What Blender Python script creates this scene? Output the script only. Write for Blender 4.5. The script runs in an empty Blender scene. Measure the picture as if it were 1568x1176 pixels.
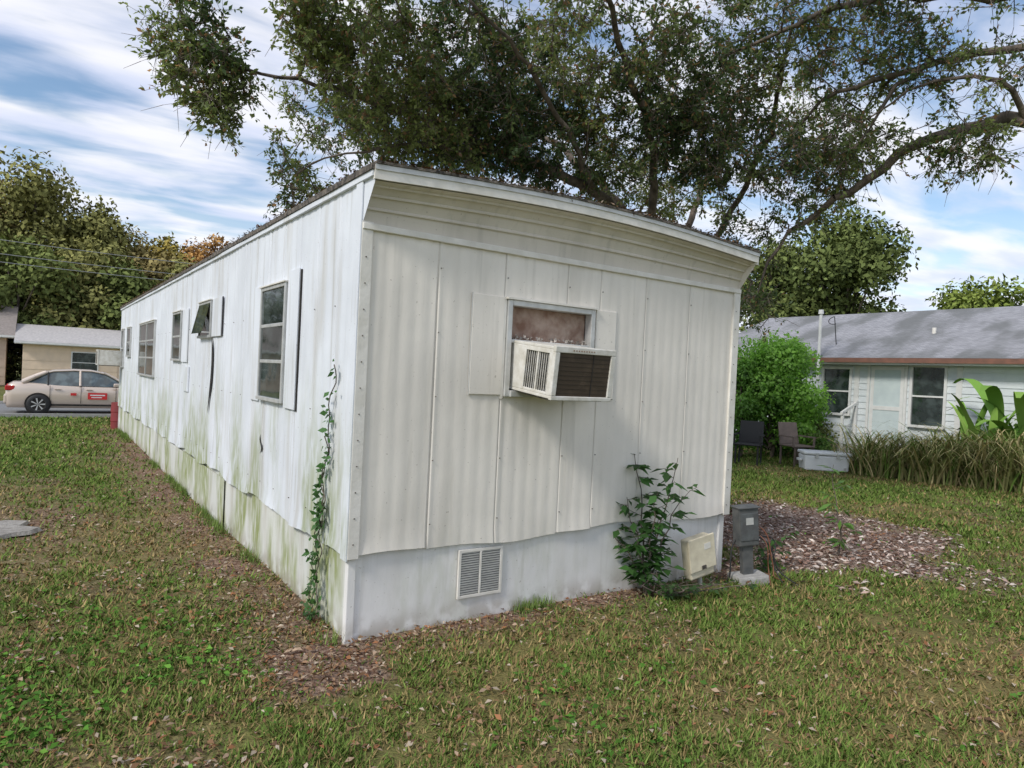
import bpy, math, numpy as np
from mathutils import Matrix, Vector
rng=np.random.default_rng(7)
sc=bpy.context.scene
sc.view_settings.view_transform='Standard'; sc.view_settings.look='None'; sc.view_settings.exposure=0; sc.view_settings.gamma=1

# ------------------------------------------------------------------ helpers
def smooth(x): x=np.clip(x,0,1); return x*x*(3-2*x)
_tab=np.random.default_rng(3).random((64,64,4))
def vnoise(x,y,k=0):
    x=np.asarray(x,float); y=np.asarray(y,float)
    xi=np.floor(x).astype(int); yi=np.floor(y).astype(int); fx=smooth(x-xi); fy=smooth(y-yi)
    g=lambda a,b:_tab[(a+17*k)%64,(b+31*k)%64,k%4]
    return (g(xi,yi)*(1-fx)+g(xi+1,yi)*fx)*(1-fy)+(g(xi,yi+1)*(1-fx)+g(xi+1,yi+1)*fx)*fy
def fbm(x,y,k=0,o=4):
    s=0;a=.5;n=0
    for i in range(o):
        s=s+a*vnoise(np.asarray(x)*2**i+i*7.3,np.asarray(y)*2**i+i*3.1,k+i); n+=a; a*=.55
    return s/n
def link(ob,parent=None):
    sc.collection.objects.link(ob)
    if parent is not None: ob.parent=parent
    return ob
def empty(name,M=None,parent=None):
    e=bpy.data.objects.new(name,None); e.empty_display_size=.3
    link(e,parent)
    if M is not None: e.matrix_world=M
    return e
def npmesh(name,V,F,mat=None,col=None,parent=None,smoothf=False,M=None):
    V=np.asarray(V,np.float32).reshape(-1,3); F=np.asarray(F,np.int32); k=F.shape[1]
    me=bpy.data.meshes.new(name)
    me.vertices.add(len(V)); me.vertices.foreach_set('co',V.ravel())
    me.loops.add(F.size); me.loops.foreach_set('vertex_index',F.ravel())
    me.polygons.add(len(F)); me.polygons.foreach_set('loop_start',np.arange(0,F.size,k,dtype=np.int32))
    if smoothf: me.polygons.foreach_set('use_smooth',np.ones(len(F),bool))
    me.update(calc_edges=True); me.validate()
    if col is not None:
        a=me.color_attributes.new('Col','FLOAT_COLOR','POINT')
        c=np.ones((len(V),4),np.float32); c[:,:col.shape[1]]=col; a.data.foreach_set('color',c.ravel())
    if mat: me.materials.append(mat)
    ob=bpy.data.objects.new(name,me); link(ob,parent)
    if M is not None: ob.matrix_world=M
    return ob
def pymesh(name,V,F,mat=None,parent=None,smoothf=False,M=None,bevel=0):
    me=bpy.data.meshes.new(name); me.from_pydata([tuple(v) for v in V],[],F); me.update()
    if smoothf:
        for p in me.polygons: p.use_smooth=True
    if mat: me.materials.append(mat)
    ob=bpy.data.objects.new(name,me); link(ob,parent)
    if M is not None: ob.matrix_world=M
    if bevel:
        m=ob.modifiers.new('b','BEVEL'); m.width=bevel; m.segments=2; m.limit_method='ANGLE'
    return ob
BF=[(0,3,2,1),(4,5,6,7),(0,1,5,4),(1,2,6,5),(2,3,7,6),(3,0,4,7)]
def box(name,x0,x1,y0,y1,z0,z1,mat,parent=None,bevel=0):
    V=[(x0,y0,z0),(x1,y0,z0),(x1,y1,z0),(x0,y1,z0),(x0,y0,z1),(x1,y0,z1),(x1,y1,z1),(x0,y1,z1)]
    return pymesh(name,V,BF,mat,parent,bevel=bevel)
def boxes(name,lst,mat,parent=None,bevel=0):
    V=[];F=[]
    for (x0,x1,y0,y1,z0,z1) in lst:
        b=len(V); V+=[(x0,y0,z0),(x1,y0,z0),(x1,y1,z0),(x0,y1,z0),(x0,y0,z1),(x1,y0,z1),(x1,y1,z1),(x0,y1,z1)]
        F+=[tuple(b+i for i in f) for f in BF]
    return pymesh(name,V,F,mat,parent,bevel=bevel)
def tubes(P0,P1,R0,R1,k=6):
    P0=np.asarray(P0,float);P1=np.asarray(P1,float);R0=np.asarray(R0,float);R1=np.asarray(R1,float)
    d=P1-P0; L=np.linalg.norm(d,axis=1,keepdims=True)+1e-9; d=d/L
    up=np.where(np.abs(d[:,2:3])>.9,np.array([[1.,0,0]]),np.array([[0,0,1.]]))
    a=np.cross(d,up); a/=np.linalg.norm(a,axis=1,keepdims=True)+1e-9; b=np.cross(d,a)
    th=np.arange(k)*2*np.pi/k
    ring=a[:,None,:]*np.cos(th)[None,:,None]+b[:,None,:]*np.sin(th)[None,:,None]
    V=np.concatenate([P0[:,None,:]+ring*R0[:,None,None],P1[:,None,:]+ring*R1[:,None,None]],1)
    n=len(P0); base=(np.arange(n)*2*k)[:,None]; j=np.arange(k); jn=(j+1)%k
    F=np.stack([base+j,base+jn,base+k+jn,base+k+j],-1).reshape(-1,4)
    return V.reshape(-1,3),F
def polytube(name,pts,rad,mat,parent=None,k=8,M=None):
    pts=np.asarray(pts,float); rad=np.ones(len(pts))*rad
    V,F=tubes(pts[:-1],pts[1:],rad[:-1],rad[1:],k)
    return npmesh(name,V,F,mat,parent=parent,smoothf=True,M=M)
def unit(v): return v/(np.linalg.norm(v,axis=-1,keepdims=True)+1e-9)
def leaves(C,D,N,L,W,fold=.25):
    """kite leaves: base C, axis D, normal N"""
    D=unit(D); S=unit(np.cross(D,N)); N=np.cross(S,D)
    L=np.asarray(L)[:,None];W=np.asarray(W)[:,None]
    v0=C; v2=C+D*L; m=C+D*L*.45; v1=m+S*W*.5+N*W*fold; v3=m-S*W*.5+N*W*fold
    V=np.stack([v0,v1,v2,v3],1).reshape(-1,3)
    F=np.arange(len(C)*4).reshape(-1,4)
    return V,F
def rdir(n,r=rng):
    return unit(r.normal(size=(n,3)))

# ------------------------------------------------------------------ materials
def nt(name):
    m=bpy.data.materials.new(name); m.use_nodes=True; t=m.node_tree; b=t.nodes['Principled BSDF']
    return m,t,b
def pmat(name,c1,c2=None,scale=5,rough=.6,bump=0,bscale=40,metal=0,stretch=(1,1,1),detail=6,spec=.5):
    m,t,b=nt(name); b.inputs['Roughness'].default_value=rough; b.inputs['Metallic'].default_value=metal
    b.inputs['Specular IOR Level'].default_value=spec
    tc=t.nodes.new('ShaderNodeTexCoord'); mp=t.nodes.new('ShaderNodeMapping'); mp.inputs['Scale'].default_value=stretch
    t.links.new(tc.outputs['Object'],mp.inputs[0])
    if c2 is None: b.inputs['Base Color'].default_value=(*c1,1)
    else:
        n=t.nodes.new('ShaderNodeTexNoise'); n.inputs['Scale'].default_value=scale; n.inputs['Detail'].default_value=detail
        r=t.nodes.new('ShaderNodeValToRGB'); r.color_ramp.elements[0].position=.35; r.color_ramp.elements[1].position=.65
        r.color_ramp.elements[0].color=(*c1,1); r.color_ramp.elements[1].color=(*c2,1)
        t.links.new(mp.outputs[0],n.inputs['Vector']); t.links.new(n.outputs[0],r.inputs[0]); t.links.new(r.outputs[0],b.inputs['Base Color'])
    if bump:
        n=t.nodes.new('ShaderNodeTexNoise'); n.inputs['Scale'].default_value=bscale; n.inputs['Detail'].default_value=6
        bp=t.nodes.new('ShaderNodeBump'); bp.inputs['Strength'].default_value=bump; bp.inputs['Distance'].default_value=.02
        t.links.new(mp.outputs[0],n.inputs['Vector']); t.links.new(n.outputs[0],bp.inputs['Height']); t.links.new(bp.outputs[0],b.inputs['Normal'])
    return m
def leafmat(name,trans=.35,rough=.5):
    m,t,b=nt(name); a=t.nodes.new('ShaderNodeAttribute'); a.attribute_name='Col'
    b.inputs['Roughness'].default_value=rough; b.inputs['Specular IOR Level'].default_value=.4
    t.links.new(a.outputs['Color'],b.inputs['Base Color'])
    tr=t.nodes.new('ShaderNodeBsdfTranslucent'); mx=t.nodes.new('ShaderNodeMixShader'); mx.inputs[0].default_value=trans
    g=t.nodes.new('ShaderNodeHueSaturation'); g.inputs['Value'].default_value=1.8; g.inputs['Saturation'].default_value=1.05
    t.links.new(a.outputs['Color'],g.inputs['Color']); t.links.new(g.outputs[0],tr.inputs[0])
    t.links.new(b.outputs[0],mx.inputs[1]); t.links.new(tr.outputs[0],mx.inputs[2])
    t.links.new(mx.outputs[0],t.nodes['Material Output'].inputs[0])
    return m
def diffmat(name):
    m=bpy.data.materials.new(name); m.use_nodes=True; t=m.node_tree; t.nodes.remove(t.nodes['Principled BSDF'])
    a=t.nodes.new('ShaderNodeAttribute'); a.attribute_name='Col'; d=t.nodes.new('ShaderNodeBsdfDiffuse')
    t.links.new(a.outputs['Color'],d.inputs[0]); t.links.new(d.outputs[0],t.nodes['Material Output'].inputs[0]); return m
M_leaf=leafmat('foliage',.42); M_grass=diffmat('grass_blades'); M_litter=diffmat('dry_leaves'); M_far=diffmat('distant_foliage')
M_bark=pmat('bark',(.075,.06,.048),(.20,.16,.13),9,.9,.8,30,stretch=(1,1,.4),detail=3)

def node_math(t,op,a,b=None,clamp=False):
    n=t.nodes.new('ShaderNodeMath'); n.operation=op; n.use_clamp=clamp
    for i,v in enumerate([a,b]):
        if v is None: continue
        if isinstance(v,(int,float)): n.inputs[i].default_value=v
        else: t.links.new(v,n.inputs[i])
    return n.outputs[0]
def maprange(t,v,a,b,c=0,d=1):
    n=t.nodes.new('ShaderNodeMapRange'); n.interpolation_type='SMOOTHSTEP'
    n.inputs[1].default_value=a;n.inputs[2].default_value=b;n.inputs[3].default_value=c;n.inputs[4].default_value=d
    t.links.new(v,n.inputs[0]); return n.outputs[0]
def mix(t,f,a,b):
    n=t.nodes.new('ShaderNodeMix'); n.data_type='RGBA'
    if isinstance(f,(int,float)): n.inputs[0].default_value=f
    else: t.links.new(f,n.inputs[0])
    for i,v in ((6,a),(7,b)):
        if isinstance(v,tuple): n.inputs[i].default_value=(*v,1)
        else: t.links.new(v,n.inputs[i])
    return n.outputs[2]
def noise(t,vec,scale,detail=6,sx=(1,1,1),dist=0):
    mp=t.nodes.new('ShaderNodeMapping'); mp.inputs['Scale'].default_value=sx; t.links.new(vec,mp.inputs[0])
    n=t.nodes.new('ShaderNodeTexNoise'); n.inputs['Scale'].default_value=scale; n.inputs['Detail'].default_value=detail; n.inputs['Distortion'].default_value=dist
    t.links.new(mp.outputs[0],n.inputs['Vector']); return n.outputs[0]
def siding(name,base,algae,dirt=.35,ztop=1.7,spots=.5):
    m,t,b=nt(name); b.inputs['Roughness'].default_value=.6; b.inputs['Specular IOR Level'].default_value=.3
    tc=t.nodes.new('ShaderNodeTexCoord'); v=tc.outputs['Object']
    sp=t.nodes.new('ShaderNodeSeparateXYZ'); t.links.new(v,sp.inputs[0]); z=sp.outputs[2]
    n1=noise(t,v,1.6,5); c=mix(t,maprange(t,n1,.3,.7),base,tuple(x*.88 for x in base))
    st=noise(t,v,5,6,(1,1,.13)); stm=maprange(t,st,.50,.72,0,dirt)
    c=mix(t,stm,c,(.47,.44,.37))
    st2=noise(t,v,17,5,(1,1,.06)); c=mix(t,maprange(t,st2,.56,.72,0,dirt*.8),c,(.38,.36,.30))
    sp2=noise(t,v,55,3); c=mix(t,maprange(t,sp2,.68,.75,0,spots),c,(.22,.17,.12))
    big=noise(t,v,2.2,5,(1,1,.35)); low=maprange(t,z,ztop,.15)
    am=node_math(t,'MULTIPLY',maprange(t,big,.41,.60),low); am=node_math(t,'MULTIPLY',am,algae)
    fine=noise(t,v,22,6,(1,1,.25)); am=node_math(t,'MULTIPLY',am,maprange(t,fine,.3,.62,.25,1))
    c=mix(t,am,c,(.29,.33,.14))
    gz=node_math(t,'MULTIPLY',maprange(t,z,.20,.0),maprange(t,noise(t,v,9,5),.35,.6)); c=mix(t,node_math(t,'MULTIPLY',gz,.55),c,(.24,.20,.13))
    t.links.new(c,b.inputs['Base Color'])
    bp=t.nodes.new('ShaderNodeBump'); bp.inputs['Strength'].default_value=.22; bp.inputs['Distance'].default_value=.01
    t.links.new(noise(t,v,14,4,(1,1,.5)),bp.inputs['Height']); t.links.new(bp.outputs[0],b.inputs['Normal'])
    return m
M_side=siding('white_siding',(.85,.80,.72),.08,.26)
M_cove=siding('cove_panel',(.70,.645,.56),0,.35)  # darker base paints the eave's shade into the colour; streaks are dirt
M_left=siding('white_siding_weathered',(.78,.81,.86),1.0,.42,2.0)
M_skirt=siding('painted_skirting',(.85,.835,.81),.22,.20)
M_skirtL=siding('mossy_skirting',(.72,.73,.69),1.0,.6,2.8)
M_trim=pmat('white_trim',(.80,.77,.71),(.68,.65,.58),8,.5,.1)
M_alu=pmat('aluminium_frame',(.62,.62,.60),(.50,.50,.48),12,.4,.05,metal=.3)
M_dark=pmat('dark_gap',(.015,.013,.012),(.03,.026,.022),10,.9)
M_rust=pmat('rusty_board',(.20,.11,.075),(.40,.30,.24),9,.85,.5,30)
M_roof=pmat('roof_metal',(.16,.15,.14),(.30,.29,.27),5,.7,.3)
M_edge=pmat('roof_edge_dirt',(.05,.045,.04),(.20,.17,.14),25,.9,.6,60)
def glass(name,c):
    m,t,b=nt(name); b.inputs['Base Color'].default_value=(*c,1); b.inputs['Roughness'].default_value=.05; b.inputs['Specular IOR Level'].default_value=1.0
    tc=t.nodes.new('ShaderNodeTexCoord'); bp=t.nodes.new('ShaderNodeBump'); bp.inputs['Strength'].default_value=.12; bp.inputs['Distance'].default_value=.02
    t.links.new(noise(t,tc.outputs['Object'],3,2),bp.inputs['Height']); t.links.new(bp.outputs[0],b.inputs['Normal']); 
    c2=mix(t,maprange(t,noise(t,tc.outputs['Object'],3.5,4),.42,.62),c,tuple(min(1,x*2.0+.02) for x in c)); t.links.new(c2,b.inputs['Base Color'])
    return m
M_glass=glass('window_glass',(.022,.032,.03))
M_conc=pmat('concrete',(.40,.39,.37),(.30,.29,.27),12,.9,.4)

# ------------------------------------------------------------------ frame of reference
ANG=math.radians(34.9); cA,sA=math.cos(ANG),math.sin(ANG)
C0=np.array([-.948,4.15])
M_tr=Matrix.Translation((C0[0],C0[1],0))@Matrix.Rotation(ANG,4,'Z')
def st(x,y):
    dx=np.asarray(x)-C0[0]; dy=np.asarray(y)-C0[1]
    return dx*cA+dy*sA, -dx*sA+dy*cA
def w(s,t): return C0[0]+s*cA-t*sA, C0[1]+s*sA+t*cA
TL=14.9; TW=3.6

# ------------------------------------------------------------------ ground
def gheight(x,y):
    s,t=st(x,y); r=np.hypot(x,y)
    return -.25*smooth((t-13)/6)+(fbm(np.asarray(x)*.7,np.asarray(y)*.7,1)-.5)*.05*smooth((16-r)/6)
def m_mulch(x,y):
    e=np.hypot((x-3.72)/1.75,(y-7.95)/2.0)+ (fbm(x*1.3,y*1.3,5)-.5)*.9+(fbm(x*6,y*6,8,2)-.5)*.35
    return smooth((1.06-e)/.34)
def m_litter(x,y):
    s,t=st(x,y)
    n=fbm(x*1.3,y*1.3,9); n2=fbm(x*5,y*5,19,3)
    a=np.exp(-(np.clip(-s,0,9)/.58)**2)*(t>-.6)*(t<TL+1)*(s<.1)
    b=np.exp(-(np.clip(-t,0,9)/.27)**2)*(s>-.5)*(s<TW+.4)*(t<.1)
    p=np.exp(-(((s+1.5)/.7)**2+((t-4.4)/1.5)**2))*.8
    q=np.exp(-(((s+2.4)/.5)**2+((t-1.0)/.8)**2))*.55
    u=np.exp(-(((s+2.6)/1.0)**2+((t-6.8)/.8)**2))*.5
    k=smooth((fbm(x*1.1,y*1.1,61)-.57)/.14)*.3
    return np.clip((a*1.0+b*1.2+p+q+u+k)*(.3+n*1.25)*(.45+n2*1.1),0,1)
def m_dry(x,y):
    n=fbm(x*.5+3,y*.5,13); n2=fbm(x*1.7,y*1.7,15)
    right=np.exp(-(((x-3.9)/2.9)**2+((y-5.0)/1.2)**2))*.5
    left=np.exp(-(((x+3.6)/1.2)**2+((y-6.4)/1.3)**2))*.75
    return np.clip(smooth((n-.43)/.22)*.65*(.4+1.1*n2)+(right+left)*(.4+1.1*n2),0,1)
def axis(lo,hi,step):
    mid=np.arange(lo,hi,step); k=np.arange(1,36)
    out=np.cumsum(step*1.22**k); out=out[out<600]
    return np.concatenate([(lo-out)[::-1],mid,hi-step+out])
xs=axis(-9,9,.09); ys=axis(1,18,.09)
X,Y=np.meshgrid(xs,ys); x=X.ravel();y=Y.ravel()
V=np.stack([x,y,gheight(x,y)],1)
nx,ny=len(xs),len(ys); i=np.arange(nx-1)[None,:]+nx*np.arange(ny-1)[:,None]; i=i.ravel()
F=np.stack([i,i+1,i+nx+1,i+nx],1)
colr=np.stack([m_mulch(x,y),m_litter(x,y),m_dry(x,y)],1)
mg,t,b=nt('lawn_ground'); b.inputs['Roughness'].default_value=.95; b.inputs['Specular IOR Level'].default_value=.1
at=t.nodes.new('ShaderNodeAttribute'); at.attribute_name='Col'; sp=t.nodes.new('ShaderNodeSeparateColor'); t.links.new(at.outputs['Color'],sp.inputs[0])
tc=t.nodes.new('ShaderNodeTexCoord'); v=tc.outputs['Object']
g=mix(t,maprange(t,noise(t,v,1.2,6),.35,.65),(.085,.125,.028),(.16,.19,.05))
g=mix(t,maprange(t,noise(t,v,60,5),.45,.7,0,.55),g,(.08,.065,.035))
g=mix(t,maprange(t,noise(t,v,.35,5),.45,.62,0,.4),g,(.24,.23,.08))
g=mix(t,node_math(t,'MULTIPLY',sp.outputs[2],.65),g,(.25,.175,.085))
lit=mix(t,maprange(t,noise(t,v,28,8),.4,.6),(.17,.10,.072),(.33,.23,.17))
g=mix(t,sp.outputs[1],g,lit)
mu=mix(t,maprange(t,noise(t,v,30,8),.42,.58),(.16,.105,.08),(.40,.305,.25))
g=mix(t,sp.outputs[0],g,mu); t.links.new(g,b.inputs['Base Color'])
bp=t.nodes.new('ShaderNodeBump'); bp.inputs['Strength'].default_value=.9; bp.inputs['Distance'].default_value=.03
t.links.new(noise(t,v,45,6),bp.inputs['Height']); t.links.new(bp.outputs[0],b.inputs['Normal'])
npmesh('ground',V,F,mg,colr,smoothf=True)

def inhome(x,y,pad=.0):
    s,t=st(x,y); return (s>-pad)&(s<TW+pad)&(t>-pad)&(t<TL+pad)
N=620000
r=np.exp(rng.uniform(math.log(2.2),math.log(26),N)); th=rng.uniform(-1.0,1.0,N)
x=r*np.sin(th); y=r*np.cos(th)
mm=np.maximum(m_mulch(x,y),m_litter(x,y)*.85); patch=fbm(x*2.3,y*2.3,21); tuft=fbm(x*9,y*9,25,2)
dry=m_dry(x,y)
keep=(rng.random(N)>mm)&(~inhome(x,y,-.02))&(rng.random(N)<np.clip(.32+patch*.9+(tuft-.5)*1.4-dry*.22,0,1))
x,y,r,dry,patch,tuft=x[keep],y[keep],r[keep],dry[keep],patch[keep],tuft[keep]; n=len(x); print('blades',n)
z=gheight(x,y)
ang=rng.uniform(0,2*np.pi,n); L=rng.uniform(.022,.062,n)*(.55+patch*.7+tuft*.5)*(1+.03*r)*(1-.3*dry); lean=rng.uniform(.4,1.8,n)
W=(.0028+.0007*r)*rng.uniform(.7,1.5,n)
D=np.stack([np.cos(ang)*lean,np.sin(ang)*lean,np.ones(n)],1); D=unit(D)
a2=ang+rng.uniform(.8,2.3,n); S=np.stack([np.cos(a2),np.sin(a2),np.zeros(n)],1)
P=np.stack([x,y,z-.004],1)
Vb=np.stack([P-S*W[:,None],P+S*W[:,None],P+D*L[:,None]],1).reshape(-1,3)
k1=rng.random(n)[:,None]; green=np.array([.085,.145,.028])*(1-k1)+np.array([.20,.275,.068])*k1
straw=np.array([.40,.30,.14])*(1-k1)+np.array([.22,.165,.07])*k1
pick=(rng.random(n)<np.clip(dry*.6+.10+(.5-tuft)*.5+(fbm(x*.8,y*.8,90)-.5)*.5,0,1))[:,None]
cc=np.where(pick,straw,green)*rng.uniform(.7,1.25,(n,1))
npmesh('lawn_grass',Vb,np.arange(n*3).reshape(-1,3),M_grass,np.repeat(cc,3,0))
def scatter(name,N,wfun,Lr,mat,cols,rmin=2.2,rmax=16,flat=.35,aspect=(.3,.6)):
    r=np.exp(rng.uniform(math.log(rmin),math.log(rmax),N)); th=rng.uniform(-1.0,1.0,N)
    x=r*np.sin(th); y=r*np.cos(th)
    k=(rng.random(N)<wfun(x,y))&(~inhome(x,y,.0)); x,y,r=x[k],y[k],r[k]; n=len(x)
    P=np.stack([x,y,gheight(x,y)+rng.uniform(.004,.035,n)],1)
    a=rng.uniform(0,2*np.pi,n); D=np.stack([np.cos(a),np.sin(a),rng.normal(0,.25,n)],1)
    Nn=np.stack([rng.normal(0,flat,n),rng.normal(0,flat,n),np.ones(n)],1)
    L=rng.uniform(*Lr,n)*(1+.02*r); V,F=leaves(P,D,Nn,L,L*rng.uniform(*aspect,n),.3)
    c=np.asarray(cols)[rng.integers(0,len(cols),n)]*rng.uniform(.7,1.25,(n,1))
    print(name,n)
    return npmesh(name,V,F,mat,np.repeat(c,4,0))
brown=[(.20,.115,.065),(.28,.175,.105),(.36,.26,.18),(.15,.09,.06),(.46,.38,.29),(.30,.14,.07)]
scatter('fallen_leaves',100000,lambda x,y:np.clip((.015+.15*fbm(x*1.2,y*1.2,77)**1.5)+m_litter(x,y)*.8+m_dry(x,y)*.07+.5*m_mulch(x,y),0,1),(.015,.048),M_litter,brown)
scatter('wood_chip_mulch',80000,lambda x,y:m_mulch(x,y),(.03,.075),M_litter,[(.42,.31,.26),(.56,.46,.40),(.30,.19,.15),(.64,.56,.50),(.18,.11,.085)],4.5,14,.5,(.25,.5))
def weedw(x,y):
    return np.clip(smooth((fbm(x*1.3,y*1.3,33)-.42)/.2)*(np.exp(-(((x+1.7)/1.6)**2+((y-3.2)/1.2)**2))*.9+np.exp(-(((x+3.2)/1.8)**2+((y-9.2)/1.8)**2))*.6+.08),0,1)*(1-m_litter(x,y))
scatter('lawn_weeds',80000,weedw,(.02,.05),M_grass,[(.08,.19,.03),(.13,.27,.045),(.07,.15,.03)],2.2,14,.6,(.4,.7))

M_asph=pmat('asphalt',(.18,.18,.18),(.25,.25,.245),30,.9,.4,90)
Vr=[];
for s_ in np.linspace(-90,90,60):
    for t_ in (21.4,27.6):
        X_,Y_=w(s_,t_); Vr.append((X_,Y_,-.246))
pymesh('road',Vr,[(2*i,2*i+2,2*i+3,2*i+1) for i in range(59)],M_asph)
for tt in (21.25,27.6):
    b_=box('kerb',-90,90,tt,tt+.15,-.4,-.14,M_conc); b_.matrix_world=M_tr
dv=box('driveway',-9,-5,28,42,-.3,-.242,M_conc); dv.matrix_world=M_tr

# ------------------------------------------------------------------ MOBILE HOME
H=empty('mobile_home',M_tr)
def mk(fn,*a,**k):
    ob=fn(*a,**k); ob.parent=H; return ob
def roofz(s): return 2.90+.075*np.sin(np.pi*np.clip(s,0,TW)/TW)
def ribs(u,per,amp):
    p=(u/per)%1.0
    return amp*smooth((np.abs(p-.5)-.12)/.2)
seams=[.52,1.05,1.61,1.94,2.43,2.96]
cols=np.unique(np.round(np.concatenate([np.linspace(.0,TW,230)]+[[q-.006,q,q+.006] for q in seams]+[[1.10,1.84]]),4))
rows=np.unique(np.concatenate([np.linspace(.545,2.57,22),[1.6,2.195]]))
def wallgrid(name,cols,rows,seams,per,amp,warp,fn,mat,hole=None,bot=.012,gd=.014):
    U,Z=np.meshgrid(cols,rows); u=U.ravel();z=Z.ravel().copy()
    d=ribs(u,per,amp)*(.5+fbm(u*.8,z*.5,6))
    d+=warp*(fbm(u*1.1,z*.9,2)-.5)*2
    for qi,q in enumerate(seams): 
        d=np.where(np.abs(u-q)<.002,d-gd*(.35+.65*(vnoise(z*2.3,qi*3.7+z*0,2)>.35)),d); 
        d=np.where((u-q>.002)&(u-q<.03),d+.003,d)
    isb=np.abs(z-rows[0])<1e-6
    pid=np.digitize(u,seams)
    z=np.where(isb,z+bot*(np.sin(u*3.7)+.8*np.sin(pid*5.1)+.5*np.sin(u*9)),z); d=np.where(isb,d+.010*(.5+np.sin(u*6+pid)),d)
    V=fn(u,d,z); nc=len(cols);nr=len(rows)
    i=(np.arange(nc-1)[None,:]+nc*np.arange(nr-1)[:,None]).ravel()
    if hole:
        uc=u[i]+.001; zc=z[i]+.001
        k=~((uc>hole[0])&(uc<hole[1]-.003)&(zc>hole[2])&(zc<hole[3]-.003)); i=i[k]
    F=np.stack([i,i+1,i+nc+1,i+nc],1)
    ob=npmesh(name,V,F,mat); ob.parent=H; return ob
wallgrid('front_wall',cols,rows,seams,.105,.0022,.007,lambda u,d,z:np.stack([u,-d-.014,z],1),M_side,(1.10,1.84,1.6,2.195),gd=.026)
sl=[]; q=.36
while q<TL-.2: sl.append(q); q+=.405
colsL=np.unique(np.round(np.concatenate([np.linspace(0,TL,520)]+[[q-.006,q,q+.006] for q in sl]),4))
rowsL=np.linspace(.53,2.86,20)
wallgrid('left_wall',colsL,rowsL,sl,.135,.0035,.012,lambda u,d,z:np.stack([-d-.014,u,z],1),M_left,bot=.014,gd=.024)
wallgrid('right_wall',np.linspace(0,TL,300),rowsL,[],.135,.005,.004,lambda u,d,z:np.stack([TW+d+.012,u,z],1),M_side)
wallgrid('back_wall',np.linspace(0,TW,80),rowsL,[],.135,.005,.004,lambda u,d,z:np.stack([u,TL+d+.012,z],1),M_side)
mk(box,'inner_core',.06,TW-.06,.09,TL-.06,.05,2.84,M_dark)
def skirt(name,pts,mat,z1=.60):
    V=[];
    for (a,bq) in pts: V+= [(a,bq,-.35),(a,bq,z1)]
    return mk(pymesh,name,V,[(2*i,2*i+2,2*i+3,2*i+1) for i in range(len(pts)-1)],mat)
skirt('front_skirting',[(s_,.012+.004*math.sin(s_*4)) for s_ in np.linspace(.0,TW,30)],M_skirt)
skirt('left_skirting',[(.02+.03*(fbm(t_*.9,.5,3)-.5),t_) for t_ in np.linspace(0.012,TL,160)],M_skirtL)
skirt('right_skirting',[(TW-.02,0.0),(TW-.02,TL)],M_skirt)
skirt('back_skirting',[(0,TL-.02),(TW,TL-.02)],M_skirt)
mk(box,'skirting_corner',-.006,.05,.0,.05,-.35,.56,M_skirt,bevel=.006)
mk(box,'skirting_corner_right',TW-.07,TW-.005,-.004,.05,-.35,.53,M_skirt,bevel=.006)
mk(boxes,'skirting_patch_sheets',[(-.004,.0,3.42,7.2,-.3,.50),(-.008,-.004,7.15,9.0,-.3,.54)],M_skirtL)
mk(box,'corner_trim_left_front',-.024,.05,-.030,-.008,.53,2.60,M_trim,bevel=.004)
mk(box,'corner_trim_left_side',-.034,-.022,-.028,.07,.52,2.88,M_left,bevel=.004)
mk(box,'corner_trim_right',TW-.055,TW+.03,-.034,.03,.53,2.58,M_trim,bevel=.004)
sc_l=[]
for z_ in np.arange(.62,2.5,.16): sc_l+=[(.005,.012,-.034,-.029,z_,z_+.007),(TW-.03,TW-.023,-.038,-.033,z_,z_+.007)]
for q in seams:
    for z_ in np.arange(.7,2.5,.42): sc_l.append((q+.012,q+.018,-.028,-.02,z_,z_+.006))
for q in sl[::1]:
    for z_ in np.arange(.7,2.8,.7): sc_l.append((-.027,-.02,q+.012,q+.018,z_,z_+.006))
mk(boxes,'screws',sc_l,M_edge)
prof=[(-.014,2.575)]
K=24
for k in range(0,K+1):
    ph=k/K*math.pi/2; cy=-.016-.172*(1-math.cos(ph)); cz=2.590+.220*math.sin(ph)
    if k%6==0 and 0<k<K: prof+=[(cy,cz-.001),(cy-.010,cz-.006),(cy-.012,cz+.001)]
    else: prof.append((cy,cz))
S_=np.linspace(-.02,TW+.02,40); V=[]
for s_ in S_:
    k=(roofz(s_)-.09-2.565)/(2.81-2.565)
    for (a,bz) in prof: V.append((s_,a,2.565+(bz-2.565)*k))
m=len(prof); F=[(i*m+j,i*m+j+1,(i+1)*m+j+1,(i+1)*m+j) for i in range(len(S_)-1) for j in range(m-1)]
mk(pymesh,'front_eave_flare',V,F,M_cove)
for nm,xx,mt in(('flare_cheek_left',-.02,M_left),('flare_cheek_right',TW+.02,M_side)):
    V=[(xx,.02,2.57),(xx,-.012,2.57),(xx,-.19,2.812),(xx,-.19,2.895),(xx,.02,2.895)]
    mk(pymesh,nm,V,[tuple(range(len(V)))],mt)
mk(box,'flare_bottom_trim',-.02,TW+.03,-.040,-.018,2.55,2.59,M_trim,bevel=.004)
S_=np.linspace(-.03,TW+.03,60)
def ribbon(name,ylo,yhi,zoff0,zoff1,mat,wob=0):
    V=[]
    for s_ in S_:
        zz=roofz(s_)+wob*(fbm(s_*4,.3,8)-.5); V+=[(s_,ylo,zz+zoff0),(s_,ylo,zz+zoff1),(s_,yhi,zz+zoff1),(s_,yhi,zz+zoff0)]
    F=[]
    for i in range(len(S_)-1):
        a=i*4;b_=a+4
        for j in range(4): F.append((a+j,a+(j+1)%4,b_+(j+1)%4,b_+j))
    F+=[(0,3,2,1),(len(V)-4,len(V)-3,len(V)-2,len(V)-1)]
    return mk(pymesh,name,V,F,mat)
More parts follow.
